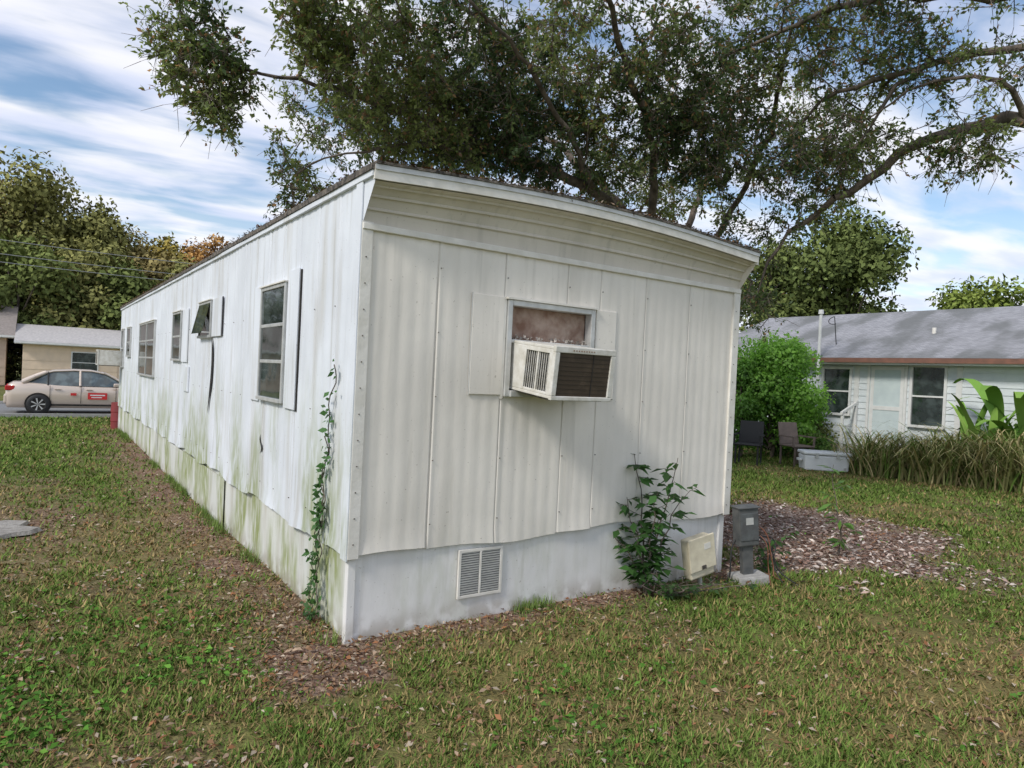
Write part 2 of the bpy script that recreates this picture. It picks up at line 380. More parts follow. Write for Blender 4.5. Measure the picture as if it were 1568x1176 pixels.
ribbon('front_fascia',-.205,-.18,-.085,-.004,M_trim)
ribbon('front_drip_edge',-.222,-.16,.0,.016,M_edge,.008)
ribbon('front_drip_lip',-.213,-.206,-.03,-.0,M_alu)
V=[];T_=[-.2,TL]
for t_ in T_:
    for s_ in S_: V.append((s_,t_,roofz(s_)+.006))
nS=len(S_); mk(pymesh,'roof',V,[(i,i+1,nS+i+1,nS+i) for i in range(nS-1)],M_roof,smoothf=True)
tt=np.linspace(-.2,TL,150); V=[]
for t_ in tt:
    wv=.010*(fbm(t_*2.2,1.0,4)-.5); V+=[(-.05+wv,t_,2.870+wv),(-.05+wv,t_,2.905+wv),(.03,t_,2.92),(.0,t_,2.870)]
F=[]
for i in range(len(tt)-1):
    a=i*4;b_=a+4
    for j in range(4): F.append((a+j,a+(j+1)%4,b_+(j+1)%4,b_+j))
F.append((0,1,2,3)); mk(pymesh,'left_drip_edge',V,F,M_edge)
mk(box,'left_eave_trim',-.040,-.015,-.19,TL,2.835,2.868,M_left)
mk(box,'right_eave_trim',TW+.0,TW+.05,-.19,TL,2.80,2.9,M_trim)
n=1800; s_=rng.uniform(0,TW,n); e=np.stack([s_,rng.uniform(-.23,-.12,n),roofz(s_)+.014+rng.random(n)*.012],1)
n2=2600; e2=np.stack([rng.uniform(-.05,.05,n2),rng.uniform(-.1,TL,n2),2.915+rng.random(n2)*.015],1); E=np.vstack([e,e2])
L=rng.uniform(.015,.045,len(E)); D=rdir(len(E)); D[:,2]*=.3
V,F=leaves(E,D,rdir(len(E))+np.array([0,0,1.5]),L,L*.45); mk(npmesh,'roof_debris',V,F,M_litter,np.repeat(np.asarray(brown)[rng.integers(0,6,len(E))]*.55,4,0))
y0,y1=-.045,-.006
mk(boxes,'front_window_frame',[(1.065,1.105,y0,.03,1.555,2.235),(1.835,1.875,y0,.03,1.555,2.235),(1.105,1.835,y0,.03,2.195,2.235),(1.105,1.835,y0-.02,.03,1.555,1.60),(1.105,1.835,-.03,.03,1.935,1.96)],M_alu,bevel=.004)
mk(boxes,'front_window_flashing',[(1.05,1.89,-.062,-.02,2.236,2.25),(1.04,1.06,-.03,-.018,1.54,2.25)],M_trim)
mk(box,'boarded_window_panel',1.105,1.835,.035,.05,1.96,2.195,M_rust)
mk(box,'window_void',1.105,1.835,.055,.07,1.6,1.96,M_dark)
n=90; e=np.stack([rng.uniform(1.11,1.83,n),rng.uniform(-.02,.03,n),1.965+rng.random(n)*.02],1); V,F=leaves(e,rdir(n),rdir(n),rng.uniform(.015,.035,n),rng.uniform(.015,.025,n)); mk(npmesh,'foam_crumbs',V,F,M_litter,np.repeat(np.array([[1,.9,.8]])*rng.uniform(.2,.6,(n,1)),4,0))
mk(box,'front_shutter_left',.785,1.045,-.030,-.02,1.565,2.25,M_side,bevel=.003)
mk(box,'front_shutter_right',1.895,2.105,-.032,-.02,1.555,2.24,M_side,bevel=.003)
mk(boxes,'front_shutter_edges',[(.780,.785,-.028,-.018,1.56,2.255),(2.105,2.110,-.028,-.018,1.55,2.245)],M_alu)
vb=[(.78,.80,-.012,.004,.165,.50),(1.12,1.14,-.012,.004,.165,.50),(.80,1.12,-.012,.004,.165,.185),(.80,1.12,-.012,.004,.48,.50),(.95,.965,-.012,.004,.185,.48)]
mk(boxes,'skirting_vent_frame',vb,M_trim,bevel=.002)
mk(box,'skirting_vent_back',.80,1.12,.000,.002,.185,.48,pmat('vent_back',(.16,.16,.155)))
mk(boxes,'skirting_vent_louvres',[(x0,x1,-.009,-.002,z_,z_+.009) for z_ in np.arange(.192,.474,.0165) for x0,x1 in((.80,.95),(.965,1.12))],M_alu)
def swin(nm,t0,t1,z0,z1,rails,mull=0):
    xo=-.052; fr=[(xo,-.01,t0-.03,t0,z0-.03,z1+.03),(xo,-.01,t1,t1+.03,z0-.03,z1+.03),(xo,-.01,t0,t1,z1,z1+.03),(xo-.015,-.01,t0,t1,z0-.03,z0)]
    for i in range(1,rails): 
        z_=z0+(z1-z0)*i/rails; fr.append((xo+.008,-.02,t0,t1,z_-.014,z_+.014))
    for i in range(1,mull+1):
        t_=t0+(t1-t0)*i/(mull+1); fr.append((xo+.002,-.02,t_-.02,t_+.02,z0,z1))
    mk(boxes,nm+'_frame',fr,M_alu,bevel=.003)
    mk(box,nm+'_glass',-.040,-.034,t0,t1,z0,z1,M_glass)
    mk(box,nm+'_cap',xo-.012,-.01,t0-.04,t1+.04,z1+.031,z1+.042,M_trim)
swin('bedroom_window',1.44,2.09,1.43,2.32,3)
mk(box,'bedroom_shutter',-.036,-.024,1.12,1.39,1.37,2.43,M_left,bevel=.002); mk(box,'bedroom_shutter_gap',-.027,-.020,1.095,1.118,1.36,2.42,M_dark)
mk(box,'bedroom_shutter_far',-.034,-.024,2.15,2.42,1.38,2.38,M_left,bevel=.002)
swin('bath_window',4.25,4.88,2.0,2.36,1)
pymesh('bath_window_sash',[(-.055,4.25,2.36),(-.055,4.88,2.36),(-.13,4.88,2.02),(-.13,4.25,2.02)],[(0,1,2,3)],M_glass,H)
mk(boxes,'bath_sash_arm',[(-.13,-.05,4.245,4.25,2.02,2.035)],M_alu)
mk(box,'bath_shutter',-.036,-.024,3.74,4.2,1.98,2.40,M_left,bevel=.002); mk(box,'bath_shutter_gap',-.028,-.02,3.72,3.738,1.98,2.4,M_dark)
swin('hall_window',6.2,6.85,1.72,2.34,2); mk(box,'hall_shutter',-.036,-.024,5.7,6.12,1.68,2.38,M_left)
swin('living_window',8.8,10.8,1.42,2.32,3,1)
swin('kitchen_window',12.45,13.1,1.75,2.32,2); swin('end_window',13.85,14.35,1.5,2.32,2)
mk(box,'hall_shutter_small',-.034,-.02,5.55,5.9,1.3,1.62,M_left)
V=[];zz=np.linspace(2.0,1.12,14)
for i,z_ in enumerate(zz):
    k=math.sin(math.pi*(i/13))**.6; V+=[(-.030,4.22-.05*math.sin(i*.35),z_),(-.030,4.22-.05*math.sin(i*.35)-.085*k-.008,z_)]
pymesh('buckled_seam',V,[(2*i,2*i+1,2*i+3,2*i+2) for i in range(13)],M_dark,H)
for (nm,t_,z_,h_) in (('siding_tear_a',2.02,1.10,.16),('siding_tear_b',8.2,.62,.5)):
    V=[];
    for i in range(8):
        k=math.sin(math.pi*(i/7)); V+=[(-.028,t_+.03*math.sin(i*.9),z_-h_*i/7),(-.028,t_+.03*math.sin(i*.9)-.035*k-.005,z_-h_*i/7)]
    pymesh(nm,V,[(2*i,2*i+1,2*i+3,2*i+2) for i in range(7)],M_dark,H)

# ------------------------------------------------------------------ AC units
M_acw=pmat('ac_casing',(.76,.74,.69),(.60,.57,.50),14,.5,.1)
m_coil,t,b=nt('ac_coil'); tc=t.nodes.new('ShaderNodeTexCoord'); wv=t.nodes.new('ShaderNodeTexWave'); wv.bands_direction='X'; wv.inputs['Scale'].default_value=60
t.links.new(tc.outputs['Object'],wv.inputs[0]); c_=mix(t,wv.outputs[0],(.022,.014,.008),(.085,.055,.03)); c_=mix(t,maprange(t,noise(t,tc.outputs['Object'],9,5),.5,.7,0,.5),c_,(.11,.075,.045)); t.links.new(c_,b.inputs['Base Color']); b.inputs['Roughness'].default_value=.6
def ac(name,M):
    A=empty(name,M)
    wd,dp,ht=.52,.48,.345
    boxes('casing',[(0,wd,-dp+.02,.12,-.02,0),(0,wd,-dp+.02,.12,-ht,-ht+.02),(wd-.012,wd,-dp+.02,.12,-ht+.02,-.02),(0,.012,-.16,.12,-ht+.02,-.02),(0,.012,-dp+.02,-dp+.06,-ht+.02,-.02),(0,.012,-dp+.06,-.16,-.05,-.02),(0,.012,-dp+.06,-.16,-ht+.02,-ht+.04)],M_acw,A,bevel=.004)
    box('inner_void',.02,wd-.02,-dp+.05,.1,-ht+.03,-.03,M_dark,A)
    boxes('side_fins',[(.010,.016,y_,y_+.004,-ht+.04,-.05) for y_ in np.arange(-dp+.075,-.165,.0235)],M_acw,A)
    boxes('side_fin_rail',[(.004,.012,-.30,-.285,-ht+.04,-.05)],M_acw,A)
    boxes('front_bezel',[(-.006,wd+.006,-dp-.012,-dp+.018,-.036,.006),(-.006,wd+.006,-dp-.012,-dp+.018,-ht-.006,-ht+.022),(-.006,.034,-dp-.012,-dp+.018,-ht+.022,-.036),(wd-.034,wd+.006,-dp-.012,-dp+.018,-ht+.022,-.036)],M_acw,A,bevel=.005)
    box('condenser_coil',.034,wd-.034,-dp+.0,-dp+.012,-ht+.022,-.036,m_coil,A)
    boxes('coil_guard',[(.034,wd-.034,-dp-.003,-dp-.001,z_,z_+.0015) for z_ in np.arange(-ht+.04,-.04,.03)]+[(.33,.335,-dp-.004,-dp-.001,-ht+.022,-.036)],M_dark,A)
    boxes('lettering',[(.14+i*.022,.14+i*.022+.012,-dp-.0135,-dp-.012,-.022,-.013) for i in range(9)],pmat('lettering',(.3,.2,.14)),A)
    box('drain_pan',.03,wd-.03,-dp+.04,-.05,-ht-.015,-ht,M_edge,A,bevel=.004)
    return A
ac('window_air_conditioner',M_tr@Matrix.Translation((1.135,-.03,1.955))@Matrix.Rotation(math.radians(6),4,'X'))
ac('window_air_conditioner.001',M_tr@Matrix.Translation((-.03,14.7,1.85))@Matrix.Rotation(math.radians(-90),4,'Z'))

# ------------------------------------------------------------------ utility boxes at right corner
U=empty('telephone_junction_box',M_tr@Matrix.Translation((3.02,-.22,.10))@Matrix.Rotation(math.radians(-12),4,'Y')@Matrix.Rotation(math.radians(-8),4,'Z'))
M_beige=pmat('beige_plastic',(.74,.67,.50),(.60,.53,.39),10,.6,.1)
box('body',-.13,.13,-.05,.05,0,.34,M_beige,U,bevel=.015); box('cover',-.14,.14,-.068,-.05,.07,.355,M_beige,U,bevel=.006); box('latch',-.02,.02,-.078,-.068,.08,.11,M_edge,U)
box('label',.02,.09,-.0705,-.0685,.24,.29,M_trim,U)
polytube('conduit',[(0,.0,0),(0,.0,-.15)],.02,M_alu,U)
px,py=2.14,5.92
E_=empty('electric_pedestal',Matrix.Translation((px,py,0))@Matrix.Rotation(math.radians(12),4,'Z')@Matrix.Rotation(math.radians(-5),4,'Y'))
M_gr=pmat('grey_metal_box',(.085,.09,.09),(.14,.14,.135),12,.55,.1,metal=.3)
box('post',-.05,.05,-.03,.03,-.1,.42,M_gr,E_,bevel=.004); box('meter_box',-.10,.09,-.07,.05,.33,.66,M_gr,E_,bevel=.012)
box('box_door',-.09,.08,-.078,-.07,.38,.62,pmat('grey_door',(.10,.11,.11),(.07,.07,.07),20),E_,bevel=.004); box('hood',-.11,.10,-.09,.06,.66,.672,M_gr,E_,bevel=.004)
box('breaker_plate',-.04,.03,-.082,-.079,.52,.58,M_alu,E_)
boxes('concrete_foot',[(-.14,.16,-.12,.10,-.05,.075)],M_conc,E_,bevel=.02)
M_or=pmat('rusty_cable',(.20,.075,.04)); M_bk=pmat('black_cable',(.02,.02,.02))
def cable(nm,pts,r,mat,par):
    cu=bpy.data.curves.new(nm,'CURVE'); cu.dimensions='3D'; cu.bevel_depth=r; s=cu.splines.new('NURBS'); s.points.add(len(pts)-1)
    for p,q in zip(s.points,pts): p.co=(*q,1)
    s.use_endpoint_u=True; s.order_u=4; cu.materials.append(mat); o=bpy.data.objects.new(nm,cu); link(o,par); return o
cable('wire_a',[(.08,-.02,.5),(.2,-.05,.45),(.16,-.1,.25),(.24,-.06,.12),(.15,-.14,.05),(.3,-.1,.01)],.0045,M_or,E_)
cable('wire_b',[(.08,0,.42),(.16,-.1,.4),(.12,-.13,.2),(.2,-.02,.1),(.1,-.2,.02)],.004,M_or,E_)
cable('wire_c',[(.06,0,.4),(.24,0,.36),(.22,-.08,.15),(.3,-.02,.05),(.34,-.2,.01)],.006,M_bk,E_)
cable('wire_d',[(-.08,0,.4),(-.2,0,.3),(-.14,-.05,.1),(-.2,0,.02)],.007,M_bk,E_)
cable('wire_e',[(.07,0,.36),(.3,.05,.42),(.33,0,.2),(.18,-.05,.18),(.25,-.15,.01)],.005,M_bk,E_)

# ------------------------------------------------------------------ small plants
def plant(name,base,stems,leafL=.11,leafW=.05,col=(.035,.09,.02),seed=1,droop=.3,parent=None):
    r_=np.random.default_rng(seed); P0=[];P1=[];R=[];C=[];D=[];Nn=[];LL=[]
    for (dx,dy,h,n_) in stems:
        pts=[]; k=8
        for i in range(k+1):
            f=i/k; pts.append(np.array([base[0]+dx*f**1.4+r_.normal(0,.012),base[1]+dy*f**1.4+r_.normal(0,.012),base[2]+h*f]))
        for i in range(k): P0.append(pts[i]);P1.append(pts[i+1]);R.append(.009*(1-i/k)+.002)
        for j in range(n_):
            f=.12+.88*(j+r_.random())/n_; i=min(int(f*k),k-1); p=pts[i]+(pts[i+1]-pts[i])*(f*k-i)
            a=r_.uniform(0,2*np.pi); ln=r_.uniform(.05,.2)*(1.1-.5*f); d=np.array([math.cos(a),math.sin(a),r_.uniform(-.1,.6)]); q=p+d*ln
            P0.append(p);P1.append(q);R.append(.0025)
            m=int(r_.integers(3,6))
            for l in range(m):
                g=(l+.6)/m; C.append(p+(q-p)*g); a2=a+(1 if l%2 else -1)*r_.uniform(.4,1.3); D.append([math.cos(a2),math.sin(a2),r_.uniform(-.7,.25)-droop*.3]); Nn.append([r_.normal(0,.35),r_.normal(0,.35),1]); LL.append(leafL*r_.uniform(.6,1.15))
    C=np.array(C);D=np.array(D);Nn=np.array(Nn);LL=np.array(LL)
    V,F=leaves(C,D,Nn,LL,LL*leafW/leafL,.18); cc=np.array(col)*r_.uniform(.55,1.6,(len(C),1))
    R=np.array(R); V2,F2=tubes(np.array(P0),np.array(P1),R,R*.8,5)
    e=empty(name,parent=parent)
    npmesh('leaves',V,F,M_leaf,np.repeat(cc,4,0),parent=e); npmesh('stems',V2,F2,M_bark,parent=e,smoothf=True)
    return e
plant('sapling_shrub',(1.16,5.45,0),[(-.12,.02,1.12,18),(.19,-.1,1.12,17),(.02,-.15,.85,14),(-.22,-.05,.78,13),(.30,.0,.85,11),(-.3,-.05,.5,10),(-.14,-.15,.5,10),(.08,.05,.6,10)],seed=4,leafL=.12,leafW=.06,col=(.05,.12,.03))
plant('ground_creeper',(1.3,5.35,0),[(.3,-.15,.16,8),(-.3,-.1,.14,8),(.6,.15,.12,7),(.8,.2,.1,7),(.1,-.2,.2,8),(-.1,.0,.2,8),(.4,-.05,.16,8)],seed=9,leafL=.06,leafW=.03,col=(.05,.10,.03))
plant('young_sapling',(3.45,6.95,0),[(-.12,.0,.95,11),(.03,.02,.5,4)],seed=12,leafL=.15,leafW=.04,col=(.10,.2,.04))
plant('corner_weeds',(2.45,6.35,0),[(.1,.0,.3,6),(-.1,.1,.25,6),(.25,.1,.35,6)],seed=15,leafL=.09,leafW=.04,col=(.06,.14,.03))
C=[];D=[];Nn=[];P0=[];P1=[]
r_=np.random.default_rng(5)
for vi,(t0,t1,z1,off) in enumerate(((.50,.28,1.72,0),(.44,.36,1.25,1.2),(.56,.42,.8,2.1))):
    pts=[]
    for i in range(46):
        f=i/45; pts.append(np.array([-.045-.008*math.sin(i),t0+(t1-t0)*f+.035*math.sin(i*.55+off)+r_.normal(0,.004),z1*f]))
    for a,b_ in zip(pts[:-1],pts[1:]): P0.append(a);P1.append(b_)
    for i,p in enumerate(pts):
        f=i/45; dn=vnoise(i*.35,vi*5.,1)
        for j in range(int(round(r_.uniform(.5,5.2)*max(0,dn*1.7-.15)))):
            C.append(p+r_.normal(0,.028,3)*np.array([.4,1,1])); D.append([-.3-r_.random()*.5,r_.normal(0,1),r_.normal(-.3,.6)]); Nn.append([-1,r_.normal(0,.4),r_.normal(.4,.4)])
C=np.array(C);n=len(C);L=r_.uniform(.03,.065,n); V,F=leaves(C,np.array(D),np.array(Nn),L,L*.6,.15)
vn=empty('climbing_vine',M_tr); npmesh('leaves',V,F,M_leaf,np.repeat(np.array([[.055,.13,.035]])*r_.uniform(.6,1.5,(n,1)),4,0),parent=vn)
V,F=tubes(np.array(P0),np.array(P1),np.full(len(P0),.004),np.full(len(P0),.004),5); npmesh('stem',V,F,M_bark,parent=vn)
n=9000; side=rng.random(n)<.7
s_=np.where(side,-rng.gamma(1.5,.03,n)-.01,rng.uniform(0,TW,n)); t_=np.where(side,rng.uniform(0,TL,n),-rng.gamma(1.5,.03,n)-.005)
dens=np.where(side,fbm(t_*1.5,s_*0,41)*.95,np.exp(-((s_-1.4)/.22)**2)+.25*np.exp(-((s_-2.9)/.5)**2)); k=rng.random(n)<smooth((dens-.45)/.25)*1.0
s_,t_=s_[k],t_[k]; n=len(s_); X_,Y_=w(s_,t_); P=np.stack([X_,Y_,gheight(X_,Y_)-.005],1); a=rng.uniform(0,2*np.pi,n); D=unit(np.stack([np.cos(a)*.4,np.sin(a)*.4,np.ones(n)],1)); S=np.stack([np.sin(a),-np.cos(a),np.zeros(n)],1)
L=rng.uniform(.04,.13,n); V=np.stack([P-S*.004,P+S*.004,P+D*L[:,None]],1).reshape(-1,3)
npmesh('edge_grass_tufts',V,np.arange(3*n).reshape(-1,3),M_grass,np.repeat(np.array([[.18,.26,.07]])*rng.uniform(.6,1.3,(n,1)),3,0))
V=[];k=14; rr=[.42*(1+.25*math.sin(i*2.3)+.12*math.sin(i*5)) for i in range(k)]
for z_,sc_ in((0.0,1.0),(.035,.93)):
    for i in range(k): V.append((-4.85+rr[i]*sc_*math.cos(i*2*math.pi/k),6.35+.8*rr[i]*sc_*math.sin(i*2*math.pi/k),z_))
pymesh('stone_slab',V,[tuple(range(k,2*k))]+[(i,(i+1)%k,k+(i+1)%k,k+i) for i in range(k)],pmat('stone',(.22,.20,.18),(.34,.32,.29),15,.95,.6))

# ------------------------------------------------------------------ big oaks
def grow(name,seeds,radii,lobes,natt,nleaf,cols,seed,leafL=(.05,.09),thr=.36,extra=600):
    r_=np.random.default_rng(seed)
    pos=[];par=[];rs=[]
    for sd,rd in zip(seeds,radii):
        prev=-1
        if isinstance(sd[0],str):
            sd=sd[1:]; A=np.array(pos); prev=int(np.argmin(np.linalg.norm(A-np.array(sd[0]),axis=1))); sd=[pos[prev]]+list(sd[1:])
        sd=np.array(sd,float)
        Q=np.vstack([2*sd[0]-sd[1],sd,2*sd[-1]-sd[-2]]); n=len(sd)
        tot=n-1; 
        for i in range(n-1):
            m=max(2,int(np.linalg.norm(sd[i+1]-sd[i])/.22))
            for j in range(m+(1 if i==n-2 else 0)):
                if i==0 and j==0 and prev>=0: continue
                u=j/m; a,b_,c,d=Q[i],Q[i+1],Q[i+2],Q[i+3]
                p=.5*((2*b_)+(-a+c)*u+(2*a-5*b_+4*c-d)*u*u+(-a+3*b_-3*c+d)*u**3)
                f=(i+u)/tot; R=rd[0]*(1-f)+rd[1]*f
                if R<.12: p=p+r_.normal(0,.028,3)
                pos.append(p);par.append(prev);rs.append(R);prev=len(pos)-1
    wts=np.array([l[6]*l[3]*l[4]*l[5] for l in lobes]);wts=wts/wts.sum()
    li=r_.choice(len(lobes),natt,p=wts); LB=np.array([l[:6] for l in lobes])[li]
    q=rdir(natt,r_)*(r_.random((natt,1))**(1/2.4)); A=LB[:,:3]+q*LB[:,3:6]
    keepm=fbm(A[:,0]*1.1+A[:,2]*.6,A[:,1]*.8+A[:,2]*.8,50+seed,3)>thr
    A=A[keepm&(A[:,2]>2.2)]
    s_,t_=st(A[:,0],A[:,1]); A=A[~((s_>-.5)&(s_<TW+.4)&(t_>-.6)&(t_<TL+.5)&(A[:,2]<3.6))]
    sp=np.array(pos); d0=np.array([np.min(np.linalg.norm(sp-a,axis=1)) for a in A]); A=A[np.argsort(d0)]
    buf=np.zeros((len(pos)+len(A)*8,3)); buf[:len(pos)]=sp; cnt=len(pos); tips=[];tipd=[]
    for a in A:
        dd=np.linalg.norm(buf[:cnt]-a,axis=1); j=int(np.argmin(dd)); dist=dd[j]; m=int(np.clip(dist/.22,1,7)); p0=buf[j].copy(); prev=j
        for i in range(1,m+1):
            f=i/m; p=p0+(a-p0)*f+np.array([0,0,-.10*dist*math.sin(math.pi*f)*(-1 if r_.random()<.5 else 1)])*.6
            if i<m: p=p+r_.normal(0,.035,3)
            buf[cnt]=p; pos.append(p);par.append(prev);rs.append(0);prev=cnt;cnt+=1
        tips.append(a);tipd.append((a-p0)/(dist+1e-6))
    pos=np.array(pos);par=np.array(par);rs=np.array(rs);n=len(pos)
    acc=np.zeros(n); haschild=np.zeros(n,bool); haschild[par[par>=0]]=True
    acc[~haschild]=1
    for i in range(n-1,-1,-1):
        if par[i]>=0: acc[par[i]]+=acc[i]
    R=.0055*np.maximum(acc,1)**.42; R=np.where(rs>0,rs,np.minimum(R,.045))
    ei=np.where(par>=0)[0]; P0=pos[par[ei]];P1=pos[ei]; Ra=np.where(rs[ei]>0,R[par[ei]],np.minimum(R[par[ei]],R[ei]*1.25)); Rb=R[ei]
    e=empty(name)
    thick=Rb>.03
    V1,F1=tubes(P0[thick],P1[thick]+(P1[thick]-P0[thick])*.08,Ra[thick],Rb[thick],9)
    V2,F2=tubes(P0[~thick],P1[~thick],Ra[~thick],Rb[~thick],4)
    npmesh('trunk_and_limbs',V1,F1,M_bark,parent=e,smoothf=True)
    tips=np.array(tips);tipd=np.array(tipd); k=5; n=len(tips)
    td=unit(np.repeat(tipd,k,0)*.7+rdir(n*k,r_)*1.0+np.array([0,0,-.25])); tb=np.repeat(tips,k,0)-np.repeat(tipd,k,0)*r_.uniform(0,.25,(n*k,1)); tl=r_.uniform(.12,.36,(n*k,1)); te=tb+td*tl
    V3,F3=tubes(tb,te,np.full(n*k,.004),np.full(n*k,.0018),3)
    bi=r_.integers(0,n,extra*4); bd=unit(rdir(extra*4,r_)+np.array([0,0,-.5])); bb=tips[bi]; bl=r_.uniform(.2,.55,(extra*4,1))
    mid_=bb+bd*bl*.5+r_.normal(0,.03,(extra*4,3)); end_=mid_+unit(bd+rdir(extra*4,r_)*.5)*bl*.5
    V4,F4=tubes(np.vstack([bb,mid_]),np.vstack([mid_,end_]),np.full(extra*8,.004),np.full(extra*8,.002),3)
    npmesh('branches',V2,F2,M_bark,parent=e); npmesh('twigs',np.vstack([V3,V4]),np.vstack([F3,F4+len(V3)]),M_bark,parent=e)
    m=nleaf//k; f=r_.uniform(.15,1.05,(n*k,m,1)); C=(tb[:,None,:]+(td*tl)[:,None,:]*f).reshape(-1,3)+r_.normal(0,.012,(n*k*m,3))
    D=unit(np.repeat(td,m,0)*.6+rdir(len(C),r_)*.9+np.array([0,0,-.2])); Nn=rdir(len(C),r_)+np.array([0,0,.6])
    L=r_.uniform(*leafL,len(C)); V,F=leaves(C,D,Nn,L,L*r_.uniform(.4,.58,len(C)),.2)
    cl=fbm(tips[:,0]*1.1+tips[:,2]*.5,tips[:,1]*1.1,70+seed,3); cl=np.repeat(cl,k*m); cl=np.clip((cl-.33)/.34+r_.normal(0,.18,len(C)),0,1)[:,None]
    c=np.array(cols[0])*(1-cl)+np.array(cols[1])*cl; br=r_.random(len(C))<.08; c[br]=np.array(cols[2]); c=c*r_.uniform(.6,1.35,(len(C),1))
    npmesh('leaves',V,F,M_leaf,np.repeat(c,4,0),parent=e); print(name,'tips',n,'leaves',len(C))
    return e
TA=(2.9,12.6)
seedsA=[[(TA[0],TA[1],-.2),(TA[0]+.05,TA[1],1.6),(2.7,12.3,3.0),(2.3,11.8,4.0)],
 ['n',(2.3,11.8,4.0),(1.2,10.9,4.7),(-.4,10.0,5.0),(-2.0,9.1,5.3),(-3.3,8.4,5.3)],
 ['n',(2.3,11.8,4.0),(2.0,10.6,5.3),(1.2,9.0,6.2),(.5,7.6,6.8)],
 ['n',(2.3,11.8,4.0),(1.3,12.3,5.4),(-.5,12.6,6.6),(-2.2,12.4,7.0)],
 ['n',(2.7,12.3,3.0),(3.4,11.6,4.3),(3.7,10.4,5.6),(3.4,8.8,6.5)],
 ['n',(2.7,12.3,3.0),(3.5,13.2,5.5),(4.6,14,7.5)],
 ['n',(-.4,10.0,5.0),(-1.4,9.3,4.8),(-2.7,9.3,4.6)],
 ['n',(1.2,10.9,4.7),(.6,9.6,5.2),(-.4,8.2,5.9),(-1.4,7.3,6.2)]]
radA=[(.34,.20),(.10,.02),(.08,.02),(.08,.03),(.07,.02),(.08,.03),(.035,.012),(.05,.015)]
lobA=[(-3.95,8.0,5.15,.6,.7,.6,3.4),(-3.2,8.0,5.75,.95,.9,.75,2.4),(-3.55,8.0,4.75,.33,.4,.38,3.5),(-2.3,8.6,5.6,1.1,1.1,.9,1.7),(-3.0,9.9,4.75,.7,.9,.75,1.5),(-3.4,10,4.15,.4,.4,.35,2.2),
 (-.6,8.6,6.0,1.5,1.3,1.0,1.3),(-1.1,10,5.2,1.4,1.3,.85,1.7),(.9,9.6,6.1,1.7,1.4,1.0,1.0),(.9,10.2,5.2,1.6,1.1,.8,1.8),(-.6,9.2,5.0,1.4,.8,.5,1.4),
 (2.6,9.6,6.3,1.6,1.3,1.1,.9),(2.5,10.2,5.3,1.1,.9,.7,1.4),(-1.6,6.9,6.3,1.4,.9,.8,.9),(.9,7.2,6.8,1.7,1.1,.8,.5),(-.5,13.6,7.4,2.6,1.8,1.5,.45),(3.6,13.6,7.0,2.6,1.8,1.5,.25),(-3.0,11.5,6.2,1.2,1.3,1.0,.7),(2.2,12.2,5.2,1.7,1,.9,.8)]
colsA=[(.058,.098,.034),(.21,.25,.08),(.30,.18,.09)]
grow('live_oak_tree',seedsA,radA,lobA,2950,50,colsA,1,thr=.40,extra=800)
seedsB=[[(9.6,7.4,-.2),(9.6,7.5,1.4),(9.3,7.6,2.8),(8.8,7.7,4.0)],
 ['n',(8.8,7.7,4.0),(7.6,7.9,4.9),(6.1,8.2,5.1),(5.1,8.8,4.9),(4.3,9.3,4.3),(3.75,9.8,3.75),(3.55,10,3.1)],
 ['n',(8.8,7.7,4.0),(7.8,7.8,5.6),(6.4,8.2,6.0),(5.1,8.5,5.85),(3.9,9.0,5.5),(3.45,9.5,4.85)],
 ['n',(8.8,7.7,4.0),(8.0,7.6,5.8),(6.6,7.7,6.3),(5.2,8.1,6.5),(3.9,8.5,6.5),(2.8,8.9,6.1)],
 ['n',(6.1,8.2,5.1),(5.5,8.0,5.4),(4.9,8.2,5.5),(4.2,8.5,5.1)],
 ['n',(5.1,8.5,5.85),(4.6,8.4,5.5),(4.3,8.6,5.0),(4.1,8.9,4.6)]]
radB=[(.42,.30),(.12,.010),(.08,.012),(.11,.02),(.04,.01),(.035,.01)]
lobB=[(4.4,8.8,6.3,1.5,1.1,.9,.65),(4.0,9.2,4.9,1.0,.9,.55,1.1),(5.3,8.2,5.75,1.0,.9,.7,.65),(5.3,8.3,4.75,.8,.6,.3,1.4),(3.7,9.7,4.15,.6,.5,.5,1.5),
 (3.5,10.0,2.95,.28,.3,.45,2.6),(3.1,9.6,5.1,.9,.9,.8,.9),(3.6,7.4,6.8,1.5,1,.7,.45),(6.4,8,6.3,1.2,1,.8,.6),(9.5,8,6.6,2.4,2.4,1.4,.2),(8,6.3,6.4,2,1.6,1,.2),(4.5,10.5,5.4,1.2,1.2,.9,.4),(3.6,10.6,3.8,.5,.6,.8,.7)]
grow('live_oak_tree.001',seedsB,radB,lobB,1300,45,colsA,2,leafL=(.045,.08),thr=.42,extra=500)

